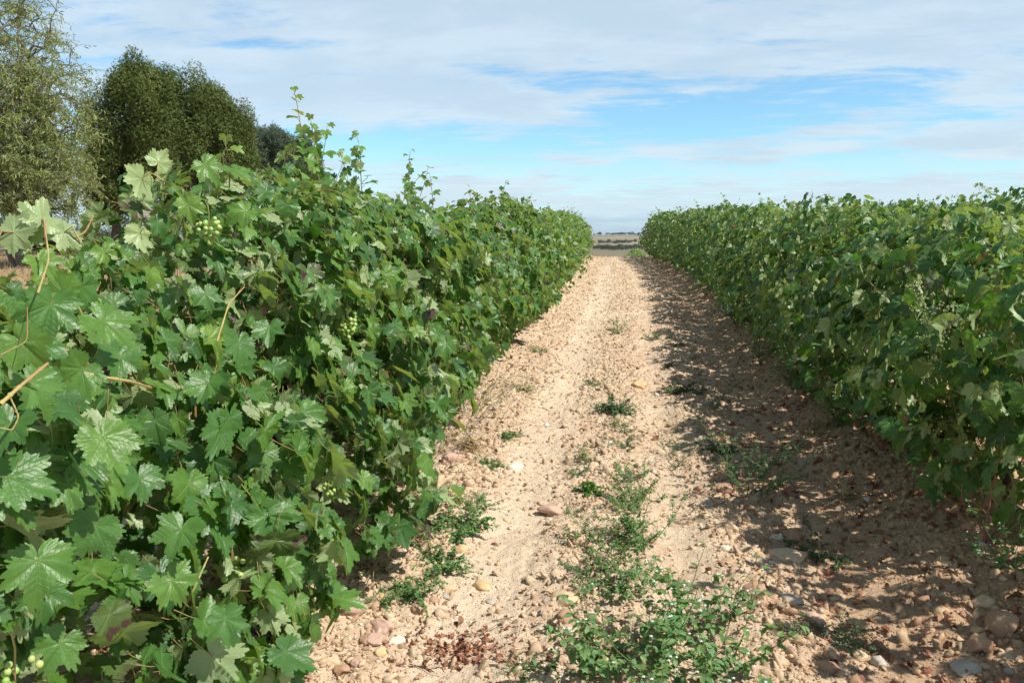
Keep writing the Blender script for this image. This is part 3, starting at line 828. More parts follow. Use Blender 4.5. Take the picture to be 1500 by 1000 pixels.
    for i, y in enumerate([3.2] + ys):
        x = XR + float(bend(y)) - .42 * float(sstep(y, 22, 33)); loc = (x, y, float(terrain(x, y)) + .05)
        tp = {0: 1.36, 1: 1.48, 2: 1.54}.get(i, 1.62 + .04 * math.sin(i * 1.7))
        lab = f'{ORD[i]} vine from the camera in the shaded row right of the path'
        if i == 0: lab = 'vine cut by the right edge of the picture, its shoots hanging over bare soil'
        if i == 1: lab = 'vine on a bare black trunk above the red-stemmed weed, right of the path'
        if y == ys[-1]: lab = 'last vine at the far end of the shaded row right of the path'
        grp = 'vines of the row right of the path'
        if i < 8:
            v = make_vine(501 + i, loc, tp, 0 if i < 2 else 1, (430 if i == 0 else 1250) if i < 2 else 1350, .72, lab, grp, .50 if i == 0 else (.16 if i == 1 else .08), (), 2 if i < 3 else 5, .5, clusters=1, skirt=0. if i == 0 else -.16)
        else:
            key = i % 4; far = i > 15; k2 = ('r', key, far)
            if k2 not in protos:
                protos[k2] = make_vine(601 + key + 10 * far, loc, tp, 3 if far else 2, 1050, .70, lab, grp, .06, (), 6, .5, clusters=1, skirt=-.12)
            else:
                copy_thing(protos[k2], loc, 0, (1.0 + rnd.uniform(-.05, .05), 1.0, rnd.uniform(.97, 1.06)), lab, grp)
    # ---- the rows behind the right row show only their tops
    base = [v for k, v in protos.items()]
    for r, x0 in enumerate((4.95, 7.8, 10.65)):
        y = 6.0 + r * 2.0; j = 0
        rl = ['first', 'second', 'third'][r]
        while y < 31.5:
            x = x0 + float(bend(y)); tz = float(terrain(x, y)) + .05
            copy_thing(base[(j * 3 + r) % len(base)], (x, y, tz), math.pi * (j % 2), (1.05, 1.0, rnd.uniform(1.0, 1.09)), f'green vine top showing above the shaded row, in the {rl} row behind it', f'vines in the {rl} row behind the shaded row')
            y += SP; j += 1
    # ---- vines on the falling ground past the crest
    for k, (px, y) in enumerate(((932, 56), (928, 62), (923, 70))):
        d = ray(px, 362); x = d[0] / d[1] * y
        copy_thing(base[k], (x, y, float(terrain(x, y)) - .15), k, (1, 1, .9), ['low green vine peeping over the crest, nearest the shaded row', 'low green vine peeping over the crest, between two others', 'low green vine peeping over the crest, farthest from the shaded row'][k], 'vines past the crest of the path')


build_rows()


# grape clusters the photo shows on the sunlit face
def hero_clusters():
    rows = [o for o in C.objects if o.name.startswith('grape_vine')]
    specs = [(508, 452, -1.27, 40, .13, .0095, 'grape'), (305, 322, -1.45, 26, .07, .0085, 'grape'), (340, 822, -1.08, 16, .06, .0085, 'grape'), (20, 968, -1.02, 14, .05, .0068, 'grape'),
             (383, 905, -1.12, 30, .10, .0085, 'grape_dark'), (480, 712, -1.10, 9, .03, .0075, 'grape'), (555, 640, -1.22, 20, .08, .0075, 'grape_dark'), (625, 480, -1.27, 24, .10, .0075, 'grape')]
    rng = np.random.default_rng(77)
    for px, py, x, n, L_, r, mat in specs:
        p = on_plane_x(px, py, x + .05)
        root = min(rows, key=lambda o: (o.location[1] - p[1]) ** 2 + (o.location[0] - p[0]) ** 2)
        g, st = grape_cluster(rng, n, L_, r, 2)
        o = g.build('grape_cluster', M[mat], root, loc=tuple(p - np.array(root.location)))
        st.build('cluster_stem', M['petiole'], o)
        if px == 508: o['label'] = 'plump light green grape cluster in full sun'


hero_clusters()


# ---------------------------------------------------------------- loose gravel and soil crumbs (nobody could count them)
def lane_amount(c, y):
    """how much loose material lies at the lateral place c"""
    a = .30 + .9 * np.exp(-((c + .95) / .22) ** 2) + .9 * np.exp(-((c - .60) / .22) ** 2) + .8 * np.exp(-((c + .15) / .22) ** 2) + 1.2 * np.exp(-((c - 1.50) / .32) ** 2) + .6 * np.exp(-((c + 1.45) / .3) ** 2)
    tr = np.exp(-((c + .62) / .2) ** 2) + np.exp(-((c - .27) / .14) ** 2) + np.exp(-((c - 1.02) / .22) ** 2)
    return (a + sstep(y, 5, 9) * .5) * (1 - .58 * np.clip(tr, 0, 1) * (1 - .4 * sstep(y, 10, 20)))


def sample_alley(rng, n, y0, y1, pw=2.0, c0=-1.9, c1=2.1, use_amount=True):
    X, Y = [], []
    tot = 0
    while tot < n:
        k = n * 2
        u = rng.random(k); e = 1 - pw
        y = (y0 ** e + u * (y1 ** e - y0 ** e)) ** (1 / e) if pw != 1 else y0 * (y1 / y0) ** u
        c = rng.uniform(c0, c1, k)
        keep = rng.random(k) < (np.clip(lane_amount(c, y) / 1.3, 0, 1) if use_amount else 1.0)
        x = c + bend(y); X.append(x[keep]); Y.append(y[keep]); tot += keep.sum()
    return np.concatenate(X)[:n], np.concatenate(Y)[:n]


def lumps(mb, rng, X, Y, size, shapes, tones, sink=.25, flat=1.0):
    n = len(X); Z = gz(X, Y); which = rng.integers(0, len(shapes), n)
    yaw = rng.uniform(0, 6.28, n); til = rng.normal(0, .35, (n, 2))
    ca, sa = np.cos(yaw), np.sin(yaw)
    Rz = np.zeros((n, 3, 3)); Rz[:, 0, 0] = ca; Rz[:, 0, 1] = -sa; Rz[:, 1, 0] = sa; Rz[:, 1, 1] = ca; Rz[:, 2, 2] = 1
    Rz[:, 2, 0] = til[:, 0]; Rz[:, 2, 1] = til[:, 1]
    P = np.stack([X, Y, Z + size * .3 * flat - size * sink], 1)
    for k, (v, f, u) in enumerate(shapes):
        m = which == k; c = int(m.sum())
        if not c: continue
        V = np.einsum('nij,nvj->nvi', Rz[m], v[None] * size[m][:, None, None]) + P[m][:, None]
        F = (f[None] + (np.arange(c) * len(v))[:, None, None]).reshape(-1, 3)
        a = np.zeros((c, len(v), 3)); a[:, :, 2] = tones[m][:, None]
        mb.add(V.reshape(-1, 3), F, a.reshape(-1, 3))


def build_gravel():
    rng = np.random.default_rng(21)
    s2 = [stone_shape(2, 900 + i, .5, .16, 5) for i in range(6)]; s1 = [stone_shape(1, 920 + i, .55, .25, 3) for i in range(6)]
    crumb2 = [stone_shape(2, 940 + i, .65, 1.0, 6) for i in range(6)]; crumb1 = [stone_shape(1, 960 + i, .7, 1.1, 5) for i in range(6)]
    mb = MB()
    X, Y = sample_alley(rng, 4200, 2.1, 8, 2.3); lumps(mb, rng, X, Y, np.clip(rng.lognormal(-4.85, .45, len(X)), .004, .020), s2, rng.random(len(X)))
    X, Y = sample_alley(rng, 9000, 4.5, 36, 1.5); lumps(mb, rng, X, Y, np.clip(rng.lognormal(-4.5, .5, len(X)), .006, .035), s1, rng.random(len(X)))
    X, Y = sample_alley(rng, 600, 3.5, 12, 1.4, 1.9, 3.4); lumps(mb, rng, X, Y, np.clip(rng.lognormal(-4.1, .4, len(X)), .009, .04), s1, rng.random(len(X)))
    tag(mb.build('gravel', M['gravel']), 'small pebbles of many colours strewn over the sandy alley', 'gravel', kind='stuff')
    mb = MB()
    X, Y = sample_alley(rng, 22000, 2.1, 9, 1.9); lumps(mb, rng, X, Y, np.clip(rng.lognormal(-4.9, .6, len(X)), .003, .034), crumb2, rng.uniform(0, .66, len(X)), .3)
    X, Y = sample_alley(rng, 26000, 4.2, 37, 1.5); lumps(mb, rng, X, Y, np.clip(rng.lognormal(-4.65, .55, len(X)), .005, .045) * (.7 + .035 * Y), crumb1, rng.uniform(0, .66, len(X)), .32)
    X, Y = sample_alley(rng, 1500, 2.3, 10, 1.7, .75, 2.0, False); lumps(mb, rng, X, Y, np.clip(rng.lognormal(-4.55, .5, len(X)), .006, .034), crumb2, rng.uniform(.1, .78, len(X)), .25)
    X, Y = sample_alley(rng, 2500, 2.3, 14, 1.7, 1.6, 3.6, False); lumps(mb, rng, X, Y, np.clip(rng.lognormal(-4.0, .45, len(X)), .008, .05), crumb1, rng.uniform(0, .45, len(X)), .2)
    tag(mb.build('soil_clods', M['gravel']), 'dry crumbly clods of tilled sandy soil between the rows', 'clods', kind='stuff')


build_gravel()


# ---------------------------------------------------------------- stones one can pick out
def build_stones():
    rng = np.random.default_rng(33); shapes = {}
    for key, n in (('round', 5), ('angular', 4), ('flat', 4)):
        for i in range(n):
            v, f, u = stone_shape(4 if key != 'flat' else 3, {'round': 10, 'angular': 30, 'flat': 50}[key] + i, {'round': .62, 'angular': .7, 'flat': .35}[key], {'round': .20, 'angular': .22, 'flat': .25}[key], {'round': 6, 'angular': 13, 'flat': 9}[key])
            mb = MB(); mb.add(v, f); shapes.setdefault(key, []).append(mb)
    meshes = {}
    def get(key, i, mat):
        k = (key, i, mat)
        if k not in meshes: meshes[k] = shapes[key][i].mesh('stone', M[mat])
        return meshes[k]
    # px, py, width in px, kind, material, label
    S = [(677, 296 + 387, 0, None, None, None)]
    H = [(754, 681, 26, 'angular', 'st_white', 'pale angular stone standing up alone left of the middle of the path'),
         (807, 745, 36, 'flat', 'st_pink', 'flat brownish pink stone beside the track, above the two yellow ones'),
         (700, 768, 26, 'round', 'st_tan', 'round cream stone next to the left weed patch'), (832, 905, 44, 'flat', 'st_brown', 'flat reddish brown stone in the middle of the path near the bottom'),
         (828, 877, 42, 'flat', 'st_tan', 'flat buff stone just above the reddish brown flat one'), (707, 849, 28, 'flat', 'st_yellow', 'flat golden yellow stone in the left wheel track'),
         (657, 855, 24, 'round', 'st_tan', 'rounded buff stone at the edge of the left weed patch'), (674, 806, 22, 'round', 'st_yellow', 'yellow round stone under the green left weed patch'),
         (517, 905, 40, 'angular', 'st_pink', 'long pinkish stone leaning at the foot of the left vines'), (560, 923, 32, 'round', 'st_pink', 'rosy stone right of the leaning pinkish stone'),
         (549, 942, 26, 'round', 'st_pink', 'dusky pink stone below the rosy one'), (483, 976, 26, 'round', 'st_tan', 'rounded buff stone at the bottom under the left vines'), (500, 984, 22, 'round', 'st_brown', 'brown stone at the bottom beside the rounded buff one'),
         (524, 975, 22, 'round', 'st_pink', 'small pink stone at the bottom beneath the dusky pink one'), (580, 936, 26, 'flat', 'st_white', 'whitish flat stone beside the rosy one'),
         (612, 894, 20, 'angular', 'st_brown', 'rusty brown stone at the top of the red leaf litter'), (636, 877, 18, 'angular', 'st_brown', 'small rusty stone above the red leaf litter'),
         (662, 683, 30, 'angular', 'st_pink', 'reddish blocky stone below the purple-flowered grass'), (642, 710, 20, 'angular', 'st_tan', 'cream blocky stone near the reddish one'),
         (937, 565, 22, 'round', 'st_yellow', 'orange-yellow stone right of the round green bush'), (893, 653, 16, 'flat', 'st_white', 'small white stone on the centre line above the weeds'),
         (1060, 722, 28, 'round', 'st_brown', 'brown loaf-shaped stone amid the shaded weeds'), (1069, 777, 24, 'round', 'st_tan', 'oval buff stone in the dappled stone strip'),
         (1030, 752, 14, 'round', 'st_yellow', 'small ochre stone, left one of a close pair'), (1037, 756, 14, 'round', 'st_tan', 'small tan stone, right one of a close pair'),
         (1063, 804, 14, 'round', 'st_white', 'little pale pebble left of the shaded green tuft'), (1140, 783, 20, 'flat', 'st_white', 'whitish flat stone in shade near the green tuft'),
         (1160, 783, 28, 'angular', 'st_brown', 'dark red-brown stone touching the whitish flat one'), (1150, 812, 56, 'flat', 'st_tan', 'largest long brown stone in the shaded stone strip'),
         (1105, 875, 36, 'angular', 'st_brown', 'dark brown stone lying below the longest one'), (1160, 875, 30, 'flat', 'st_grey', 'greyish flat stone below the longest one'),
         (1100, 867, 12, 'round', 'st_grey', 'tiny blue-grey pebble below the stone strip'), (1245, 981, 18, 'flat', 'st_white', 'pale sliver of stone at the very bottom in shade'),
         (1465, 940, 46, 'angular', 'st_brown', 'big square brown stone near the bottom right corner'), (1430, 963, 34, 'angular', 'st_brown', 'dark block of stone left of the big square one'),
         (1385, 840, 36, 'flat', 'st_tan', 'flat tan stone under the red-stemmed weed'), (1434, 841, 18, 'round', 'st_grey', 'grey pebble by the weed at the right edge'), (1437, 829, 16, 'round', 'st_pink', 'purplish pebble by the weed at the right edge'),
         (1440, 905, 28, 'round', 'st_tan', 'cream oval stone on the bank at the right'), (1487, 738, 26, 'angular', 'st_tan', 'upright sunlit orange-tan stone behind the red-stemmed weed'),
         (1490, 798, 24, 'flat', 'st_grey', 'flat grey stone cut by the right edge'), (1395, 880, 26, 'round', 'st_brown', 'brown round stone in the shaded bank'), (1347, 877, 18, 'round', 'st_brown', 'brown egg-shaped stone by the dead twig'),
         (1283, 812, 34, 'flat', 'st_brown', 'broad flat brown stone in the shaded track'), (1263, 788, 18, 'round', 'st_brown', 'rust-brown stone above the broad flat one'), (1210, 820, 30, 'flat', 'st_brown', 'flat brown slab left of the broad flat one'),
         (1170, 600, 26, 'angular', 'st_brown', 'brown stone lit at the foot of the shaded row'), (1187, 655, 30, 'round', 'st_brown', 'low brown boulder near the foot of the shaded row'), (1415, 985, 34, 'flat', 'st_grey', 'grey-brown slab at the bottom right'),
         (1260, 950, 22, 'round', 'st_tan', 'tan stone below the creeping mat'), (1290, 960, 24, 'angular', 'st_grey', 'grey stone below the creeping mat'), (1215, 975, 30, 'round', 'st_brown', 'brown stone at the bottom under the creeping mat'),
         (990, 555, 14, 'angular', 'st_brown', 'small brown stone at the shade line beyond the round bush'), (655, 868, 16, 'round', 'st_grey', 'grey pebble under the rounded buff stone'),
         (610, 752, 24, 'angular', 'st_brown', 'brown stone tucked under the dry grass at left'), (720, 870, 16, 'flat', 'st_grey', 'small grey flat stone in the left wheel track'), (850, 800, 26, 'round', 'st_tan', 'buff stone left of the central weeds'),
         (843, 793, 20, 'round', 'st_brown', 'brown stone left of the central weeds'), (905, 575, 0, None, None, None)]
    for (px, py, wpx, key, mat, lab) in H:
        if not key: continue
        x, y = on_ground(px, py); d = math.hypot(x, y); s = wpx / FPX * math.hypot(d, 1.5) / 2 * 1.12
        o = link('stone', get(key, int(rng.integers(len(shapes[key]))), mat)); fl = {'round': .62, 'angular': .7, 'flat': .35}[key]
        o.location = (x, y, gzf(x, y) + s * fl * .22); o.scale = (s, s, s)
        o.rotation_euler = (rng.normal(0, .12), rng.normal(0, .12), rng.normal(0, .5) + YAW)
        tag(o, lab, 'stone', 'stones one can pick out on the alley')
    zones = [((-1.75, -.85), 'strip beside the sunlit row'), ((-.85, -.25), 'left wheel track'), ((-.25, .35), 'middle strip of the path'), ((.35, .95), 'dappled strip of the path'), ((.95, 2.0), 'shaded side of the path')]
    names = {'st_tan': 'buff', 'st_brown': 'brown', 'st_pink': 'pinkish', 'st_grey': 'grey', 'st_white': 'whitish', 'st_yellow': 'ochre'}
    mats = list(names); pr = [.34, .27, .14, .09, .06, .10]
    X, Y = sample_alley(rng, 235, 2.35, 13, 2.0)
    for x, y in zip(X, Y):
        key = ['round', 'angular', 'flat'][rng.choice(3, p=[.45, .25, .3])]; mat = mats[rng.choice(6, p=pr)]
        s = float(np.clip(rng.lognormal(-4.0, .33), .010, .040)) * (1.0 + .04 * y)
        o = link('stone', get(key, int(rng.integers(len(shapes[key]))), mat)); fl = {'round': .62, 'angular': .7, 'flat': .35}[key]
        o.location = (x, y, gzf(x, y) + s * fl * .12); o.scale = (s, s, s); o.rotation_euler = (rng.normal(0, .2), rng.normal(0, .2), rng.uniform(0, 6.28))
        c = x - float(bend(y)); zn = [n for (a, b), n in zones if a <= c < b] or [zones[0][1] if c < 0 else zones[-1][1]]
        form = {'round': 'rounded', 'angular': 'angular', 'flat': 'flat'}[key]
        far = 'near the viewer' if y < 5 else 'further up the slope'
        tag(o, f'small {form} {names[mat]} stone on the {zn[0]}, {far}', 'stone', f'small {form} {names[mat]} stones on the {zn[0]}, {far}')


build_stones()


# ---------------------------------------------------------------- weeds
class Weed:
    def __init__(s, seed): s.rng = np.random.default_rng(seed); s.stem = MB(); s.P = []; s.N = []; s.T = []; s.S = []; s.tn = []; s.fl = []; s.stems = 0
    def leaf(s, p, n, t, size, tone): s.P.append(p); s.N.append(n); s.T.append(t); s.S.append(size); s.tn.append(tone)
    def grow(s, base, d, L, r, n=9, bendup=.0, jit=.10, leaf=.03, every=1, branch=0, blen=.5, depth=0, flower=0., whorl=2, lup=.35, leafstart=.15, minz=.004):
        rng = s.rng; d = np.array(d, float); d /= np.linalg.norm(d); p = np.array(base, float); pts = [p]; st = L / n
        for i in range(n):
            d = d + rng.normal(0, jit, 3) + np.array([0, 0, bendup * .12]); d /= np.linalg.norm(d)
            p = p + d * st
            if p[2] < minz: p = p.copy(); p[2] = minz; d[2] = abs(d[2]) * .3
            pts.append(p)
            k = (i + 1) / n
            if k > leafstart and i % every == 0 and leaf > 0:
                for w in range(whorl):
                    a = rng.uniform(0, 6.28); sd = np.cross(d, [math.cos(a), math.sin(a), .3]); sd /= np.linalg.norm(sd) + 1e-9
                    t = sd + d * .45 + np.array([0, 0, lup * .4]); nn = np.array([0, 0, 1.0]) + d * .3 + rng.normal(0, .35, 3)
                    s.leaf(p, nn, t, leaf * rng.uniform(.6, 1.15) * (1.05 - .45 * k), rng.random())
            if branch and depth < 2 and .15 < k < .9 and rng.random() < branch / n:
                sd = rng.normal(0, 1, 3); sd[2] = abs(sd[2]) * .5; sd /= np.linalg.norm(sd)
                s.grow(p, d * .6 + sd, L * blen * rng.uniform(.6, 1.1) * (1.1 - k * .6), r * .65, max(4, int(n * .6)), bendup, jit, leaf * .85, every, branch * .5, blen, depth + 1, flower, whorl, lup, .1, minz)
        s.stem.add(*tube(np.array(pts), np.linspace(r, r * .4, len(pts)), 4 if depth else 5, rng.random())); s.stems += 1
        if flower and rng.random() < flower: s.fl.append((pts[-1] + rng.normal(0, .004, 3), d))
        return pts
    def finish(s, root_name, temps, lmat, smat, label=None, cat='weed', group=None, loc=(0, 0, 0), fl=None, base=False):
        root = empty(root_name, loc, label, cat, group); KIDS[root.name] = []
        mb = MB(); mats = [M[lmat]]
        if s.P: scatter(mb, temps, np.array(s.P), frames(np.array(s.N), np.array(s.T)), np.array(s.S), np.array(s.tn), s.rng)
        if s.fl and fl:
            kind, mat, sz = fl; mats.append(M[mat]); v, f = ICO[1]
            for p, d in s.fl:
                mb.add(v * sz * (np.array([1, 1, 1.25]) if kind == 'ball' else .45) + p, f, None, 1)
                if kind == 'star':
                    for a in range(5):
                        an = a * 1.2566 + s.rng.uniform(0, .3); t = np.array([[math.cos(an), math.sin(an), .25]]); scatter(mb, PETAL, [p], frames(np.array([[0, 0, 1.]]), t), np.array([sz]), np.array([.5]), s.rng, 1)
        if mb.v: KIDS[root.name].append(mb.build('foliage', mats, root))
        if s.stem.v: KIDS[root.name].append(s.stem.build('stem', M[smat], root))
        return root


def w_nightshade(seed, h=.34, n=7, spread=.9, leaf=.050, mat='weed', name='nightshade_plant'):
    w = Weed(seed)
    for i in range(n):
        a = i * 6.28 / n + w.rng.uniform(-.4, .4); w.grow((0, 0, -.01), (math.cos(a) * spread, math.sin(a) * spread, w.rng.uniform(.5, 1.2)), h * w.rng.uniform(.8, 1.3), .0028, 11, .25, .10, leaf, 2, 3.0, .55, flower=.45, whorl=2)
    return w.finish(name, OVATE, mat, 'stem', fl=('star', 'white', .007))


def w_bush(seed, h=.16, n=16, leaf=.018, mat='weed_blue', name='low_bush', smat='stem', flat=1.0):
    w = Weed(seed)
    for i in range(n):
        a = w.rng.uniform(0, 6.28); w.grow((0, 0, -.01), (math.cos(a), math.sin(a), w.rng.uniform(.2, 1.5) * flat), h * w.rng.uniform(.7, 1.2), .0015, 9, .1, .14, leaf, 1, 3.5, .5, whorl=3)
    return w.finish(name, SMALL, mat, smat)


def w_mat(seed, L=.26, n=14, leaf=.014, mat='weed_blue', name='creeping_weed', smat='redstem'):
    w = Weed(seed)
    for i in range(n):
        a = w.rng.uniform(0, 6.28); w.grow((0, 0, .004), (math.cos(a), math.sin(a), .10), L * w.rng.uniform(.4, 1.1), .0014, 12, -.1, .13, leaf, 1, 4, .45, whorl=3, lup=.1)
    return w.finish(name, SMALL, mat, smat)


def w_wispy(seed, h=.42, n=6, leaf=.022, mat='weed_dark', name='wispy_weed', smat='stem', up=1.2, branch=4, flower=0, fl=None):
    w = Weed(seed)
    for i in range(n):
        a = w.rng.uniform(0, 6.28); w.grow((0, 0, -.01), (math.cos(a) * .8, math.sin(a) * .8, up * w.rng.uniform(.6, 1.2)), h * w.rng.uniform(.6, 1.2), .0020, 14, .05, .10, leaf, 1, branch, .5, whorl=1, flower=flower)
    return w.finish(name, NARROW if leaf > .03 else SMALL, mat, smat, fl=fl)


def w_feathery(seed, h=.45, n=12):
    """grey-green feathery weed with pale seed heads"""
    w = Weed(seed)
    for i in range(n):
        a = w.rng.uniform(0, 6.28); w.grow((0, 0, -.01), (math.cos(a) * .6, math.sin(a) * .6, 1.3), h * w.rng.uniform(.6, 1.2), .0020, 14, .05, .08, .020, 1, 5, .45, whorl=2, flower=.7)
    return w.finish('feathery_weed', SMALL, 'weed_blue', 'stem', fl=('ball', 'flowerhead', .0040))


def w_fleabane(seed, h=.85, lean=(-.35, 0), n=1):
    w = Weed(seed)
    for _ in range(n):
        pts = w.grow((0, 0, -.01), (lean[0] + w.rng.normal(0, .06), lean[1] + w.rng.normal(0, .06), 1), h * w.rng.uniform(.85, 1.1), .0036, 22, .02, .03, .075, 1, 0, whorl=2)
        m = len(pts)
        for i in range(int(m * .66), m):
            k = (i - m * .66) / (m * .34)
            for _ in range(2):
                a = w.rng.uniform(0, 6.28); w.grow(pts[i], (math.cos(a), math.sin(a), .9), .13 * (1.15 - k * .7), .0010, 6, .1, .08, .016, 2, 4, .5, 0, 1.0, 1)
    return w.finish('fleabane', NARROW, 'weed', 'stem', fl=('ball', 'flowerhead', .0038))


def w_redstem(seed, h=.36, n=8):
    w = Weed(seed)
    for i in range(n):
        a = w.rng.uniform(0, 6.28); w.grow((0, 0, -.01), (math.cos(a) * .9, math.sin(a) * .9, 1.0), h * w.rng.uniform(.6, 1.1), .0028, 9, .35, .07, .010, 3, 2.2, .4, whorl=1)
    w.stem_top = w.grow((0, 0, -.01), (.02, .02, 1), h * 1.6, .005, 10, .1, .03, .03, 2, 3, .3)
    return w.finish('red_stemmed_weed', NARROW, 'weed', 'redstem')


def w_grass(seed, h=.22, n=60, mat='grass', name='grass_tuft', r=.05, lean=0.5):
    rng = np.random.default_rng(seed); mb = MB()
    a = rng.uniform(0, 6.28, n); q = rng.uniform(0, r, n); P = np.stack([np.cos(a) * q, np.sin(a) * q, np.zeros(n) - .005], 1)
    T = np.stack([np.cos(a) * lean * rng.uniform(.2, 1.6, n), np.sin(a) * lean * rng.uniform(.2, 1.6, n), np.ones(n)], 1) + rng.normal(0, .15, (n, 3))
    N = np.stack([-np.cos(a), -np.sin(a), np.full(n, .9)], 1) * -1 + rng.normal(0, .3, (n, 3)); N[:, 2] = np.abs(N[:, 2])
    scatter(mb, GRASS, P, frames(N, T), h * rng.uniform(.5, 1.25, n), rng.random(n), rng)
    root = empty(name, (0, 0, 0)); KIDS[root.name] = [mb.build('blades', M[mat], root)]
    return root


def w_statice(seed, h=.5, n=26, lean=(.5, -.1)):
    """thin wiry green stalks with specks of mauve flower"""
    w = Weed(seed)
    for i in range(n):
        b = w.rng.normal(0, .10, 3); b[2] = -.01
        w.grow(b, (lean[0] * w.rng.uniform(.0, 1.6), lean[1] + w.rng.normal(0, .3), 1), h * w.rng.uniform(.6, 1.25), .0014, 14, -.25, .07, .012, 3, 5, .5, whorl=1, flower=.16)
    return w.finish('wiry_flowering_weed', NARROW, 'grass', 'stem', fl=('star', 'purple', .0085))


def w_twig(seed, L=.4, mat='twig', r=.004, name='dry_twig', curve=.12, branch=1.5):
    w = Weed(seed)
    w.grow((0, 0, .006), (1, .05, .02), L, r, 14, 0, curve, 0, 1, branch, .35, minz=.003)
    root = empty(name, (0, 0, 0)); KIDS[root.name] = [w.stem.build('stem', M[mat], root)]
    return root


def put(root, px=None, py=None, rz=0., sc=1.0, label=None, group=None, cat='weed', xy=None, dz=-.004):
    x, y = xy if xy else on_ground(px, py)
    root.location = (x, y, gzf(x, y) + dz); root.rotation_euler = (0, 0, rz); root.scale = (sc, sc, sc)
    return tag(root, label, cat, group)


def build_weeds():
    rd = random.Random(9)
    # --- foreground nightshade in a sprawl at the bottom
    ns = [w_nightshade(i, .38, 8, 1.1, .052) for i in (1, 2, 3)]
    spots = [(950, 965, 0, 1.05, 'broad-leaved green weed with white stars at the bottom centre'), (1060, 975, 1, 1.05, 'broad-leaved green weed reaching farthest right at the bottom'),
             (880, 985, 2, .95, 'broad-leaved green weed at the bottom, leftmost of the white-flowered ones'), (1010, 915, 1, .75, 'white-flowered weed growing behind the bottom clump'),
             (905, 880, 0, .62, 'small white-flowered weed above the bottom clump'), (1000, 1030, 2, 1.0, 'white-flowered weed cut by the bottom edge')]
    g = 'white-flowered broad-leaved weeds at the bottom of the picture'
    for k, (px, py, i, sc, lb) in enumerate(spots):
        (put(ns[i], px, py, k * 1.3, sc, lb, g) if k < 3 else None)
        if k >= 3:
            x, y = on_ground(px, py); copy_thing(ns[i], (x, y, gzf(x, y) - .004), k * 1.3, sc, lb, g)
    # --- the weeds of the centre line
    bush = w_bush(11, .15, 22, .020); put(bush, 902, 603, .3, 1.55, 'round bushy grey-green weed alone on the middle of the path', cat='low bush')
    b2 = w_bush(12, .085, 16, .020, 'weed_bright', 'small_bush'); put(b2, 871, 722, .5, 1.35, 'small vivid green tuft left of the central weeds', cat='small bush')
    cen = [w_wispy(21, .26, 9, .026, 'weed', 'path_weed', branch=5), w_wispy(22, .24, 12, .024, 'weed', 'path_weed', up=.8, branch=5), w_wispy(23, .20, 12, .020, 'weed_blue', 'path_weed', up=.6, branch=5)]
    C_ = [(930, 745, 0, 1.1, 'leafy upright weed at the top of the central clump'), (945, 800, 0, 1.15, 'dark leafy weed on the right flank of the central clump'), (895, 800, 1, 1.0, 'sprawling green weed in the central clump'),
          (870, 850, 2, 1.0, 'thin weed at the lower left of the central clump'), (905, 845, 1, .9, 'bushy weed at the foot of the central clump'), (925, 705, 2, .7, 'small weed just above the central clump'),
          (913, 655, 2, .8, 'small weed between the round bush and the central clump'), (905, 625, 2, .55, 'low weed right below the round bush'), (904, 490, 0, .95, 'weed far up the middle of the path'),
          (868, 562, 2, .7, 'low weed left of the round bush'), (958, 495, 2, 1.1, 'dark weed at the shade line far up the path'), (845, 695, 2, .5, 'tiny weed left of the central clump')]
    for k, (px, py, i, sc, lb) in enumerate(C_):
        x, y = on_ground(px, py)
        if k in (0, 2, 3): put(cen[i], px, py, k, sc * 1.05, lb, 'weeds along the middle of the path')
        else: copy_thing(cen[i], (x, y, gzf(x, y) - .004), k * 1.1, sc * 1.1, lb, 'weeds along the middle of the path')
    # --- weeds on the shade line
    sh = [w_wispy(31, .34, 8, .022, 'weed_dark', 'shaded_weed', up=.9), w_bush(32, .16, 12, .02, 'weed_dark', 'shaded_bush', 'redstem')]
    S_ = [(1005, 575, 1, 1.5, 'dark leafy weed on the shade line right of the round bush'), (1045, 600, 0, 1.0, 'thin arching weed on the shade line'), (1050, 660, 1, .7, 'low green weed by the brown loaf-shaped stone'),
          (1095, 725, 0, 1.15, 'tall thin weed with arching stems in the shade'), (1110, 700, 0, .9, 'thin weed right behind the tall shaded one'), (1197, 805, 1, .75, 'green tuft with a dead stick beside the longest stone')]
    for k, (px, py, i, sc, lb) in enumerate(S_):
        x, y = on_ground(px, py)
        if k < 2: put(sh[i], px, py, k, sc, lb, 'weeds in the shaded half of the path')
        else: copy_thing(sh[i], (x, y, gzf(x, y) - .004), k * 1.7, sc * 1.5, lb, 'weeds in the shaded half of the path')
    for k in range(14):
        px = rd.choice([rd.uniform(975, 1060), rd.uniform(860, 930)]); py = rd.uniform(425, 690); x, y = on_ground(px, py); far = py < 520
        side = 'shade line' if px > 960 else 'middle strip'
        copy_thing(rd.choice(cen if px < 960 else sh), (x, y, gzf(x, y) - .004), rd.uniform(0, 6), rd.uniform(.35, .8), f'small sparse weed sprig on the {side}, ' + ('far up the path' if far else 'halfway up the path'), f'sparse sprigs on the {side}, ' + ('far' if far else 'halfway'))
    stick = Weed(35); stick.grow((0, 0, -.01), (-.05, 0, 1), .17, .0026, 8, 0, .04, 0, 1, 1.0, .3)
    st = empty('dead_stick', (0, 0, 0)); stick.stem.build('stem', M['twig'], st); put(st, 1193, 812, 0, 1, 'dead stick standing upright out of the shaded green tuft', cat='stick')
    mt = w_mat(41); put(mt, 1212, 935, 0, 1.0, 'creeping grey-green mat with dark red stems, the larger one', 'creeping mats at the bottom right', 'creeping plant')
    x, y = on_ground(1270, 935); copy_thing(mt, (x, y, gzf(x, y)), 2.2, .7, 'creeping grey-green mat, the smaller one on the right', 'creeping mats at the bottom right')
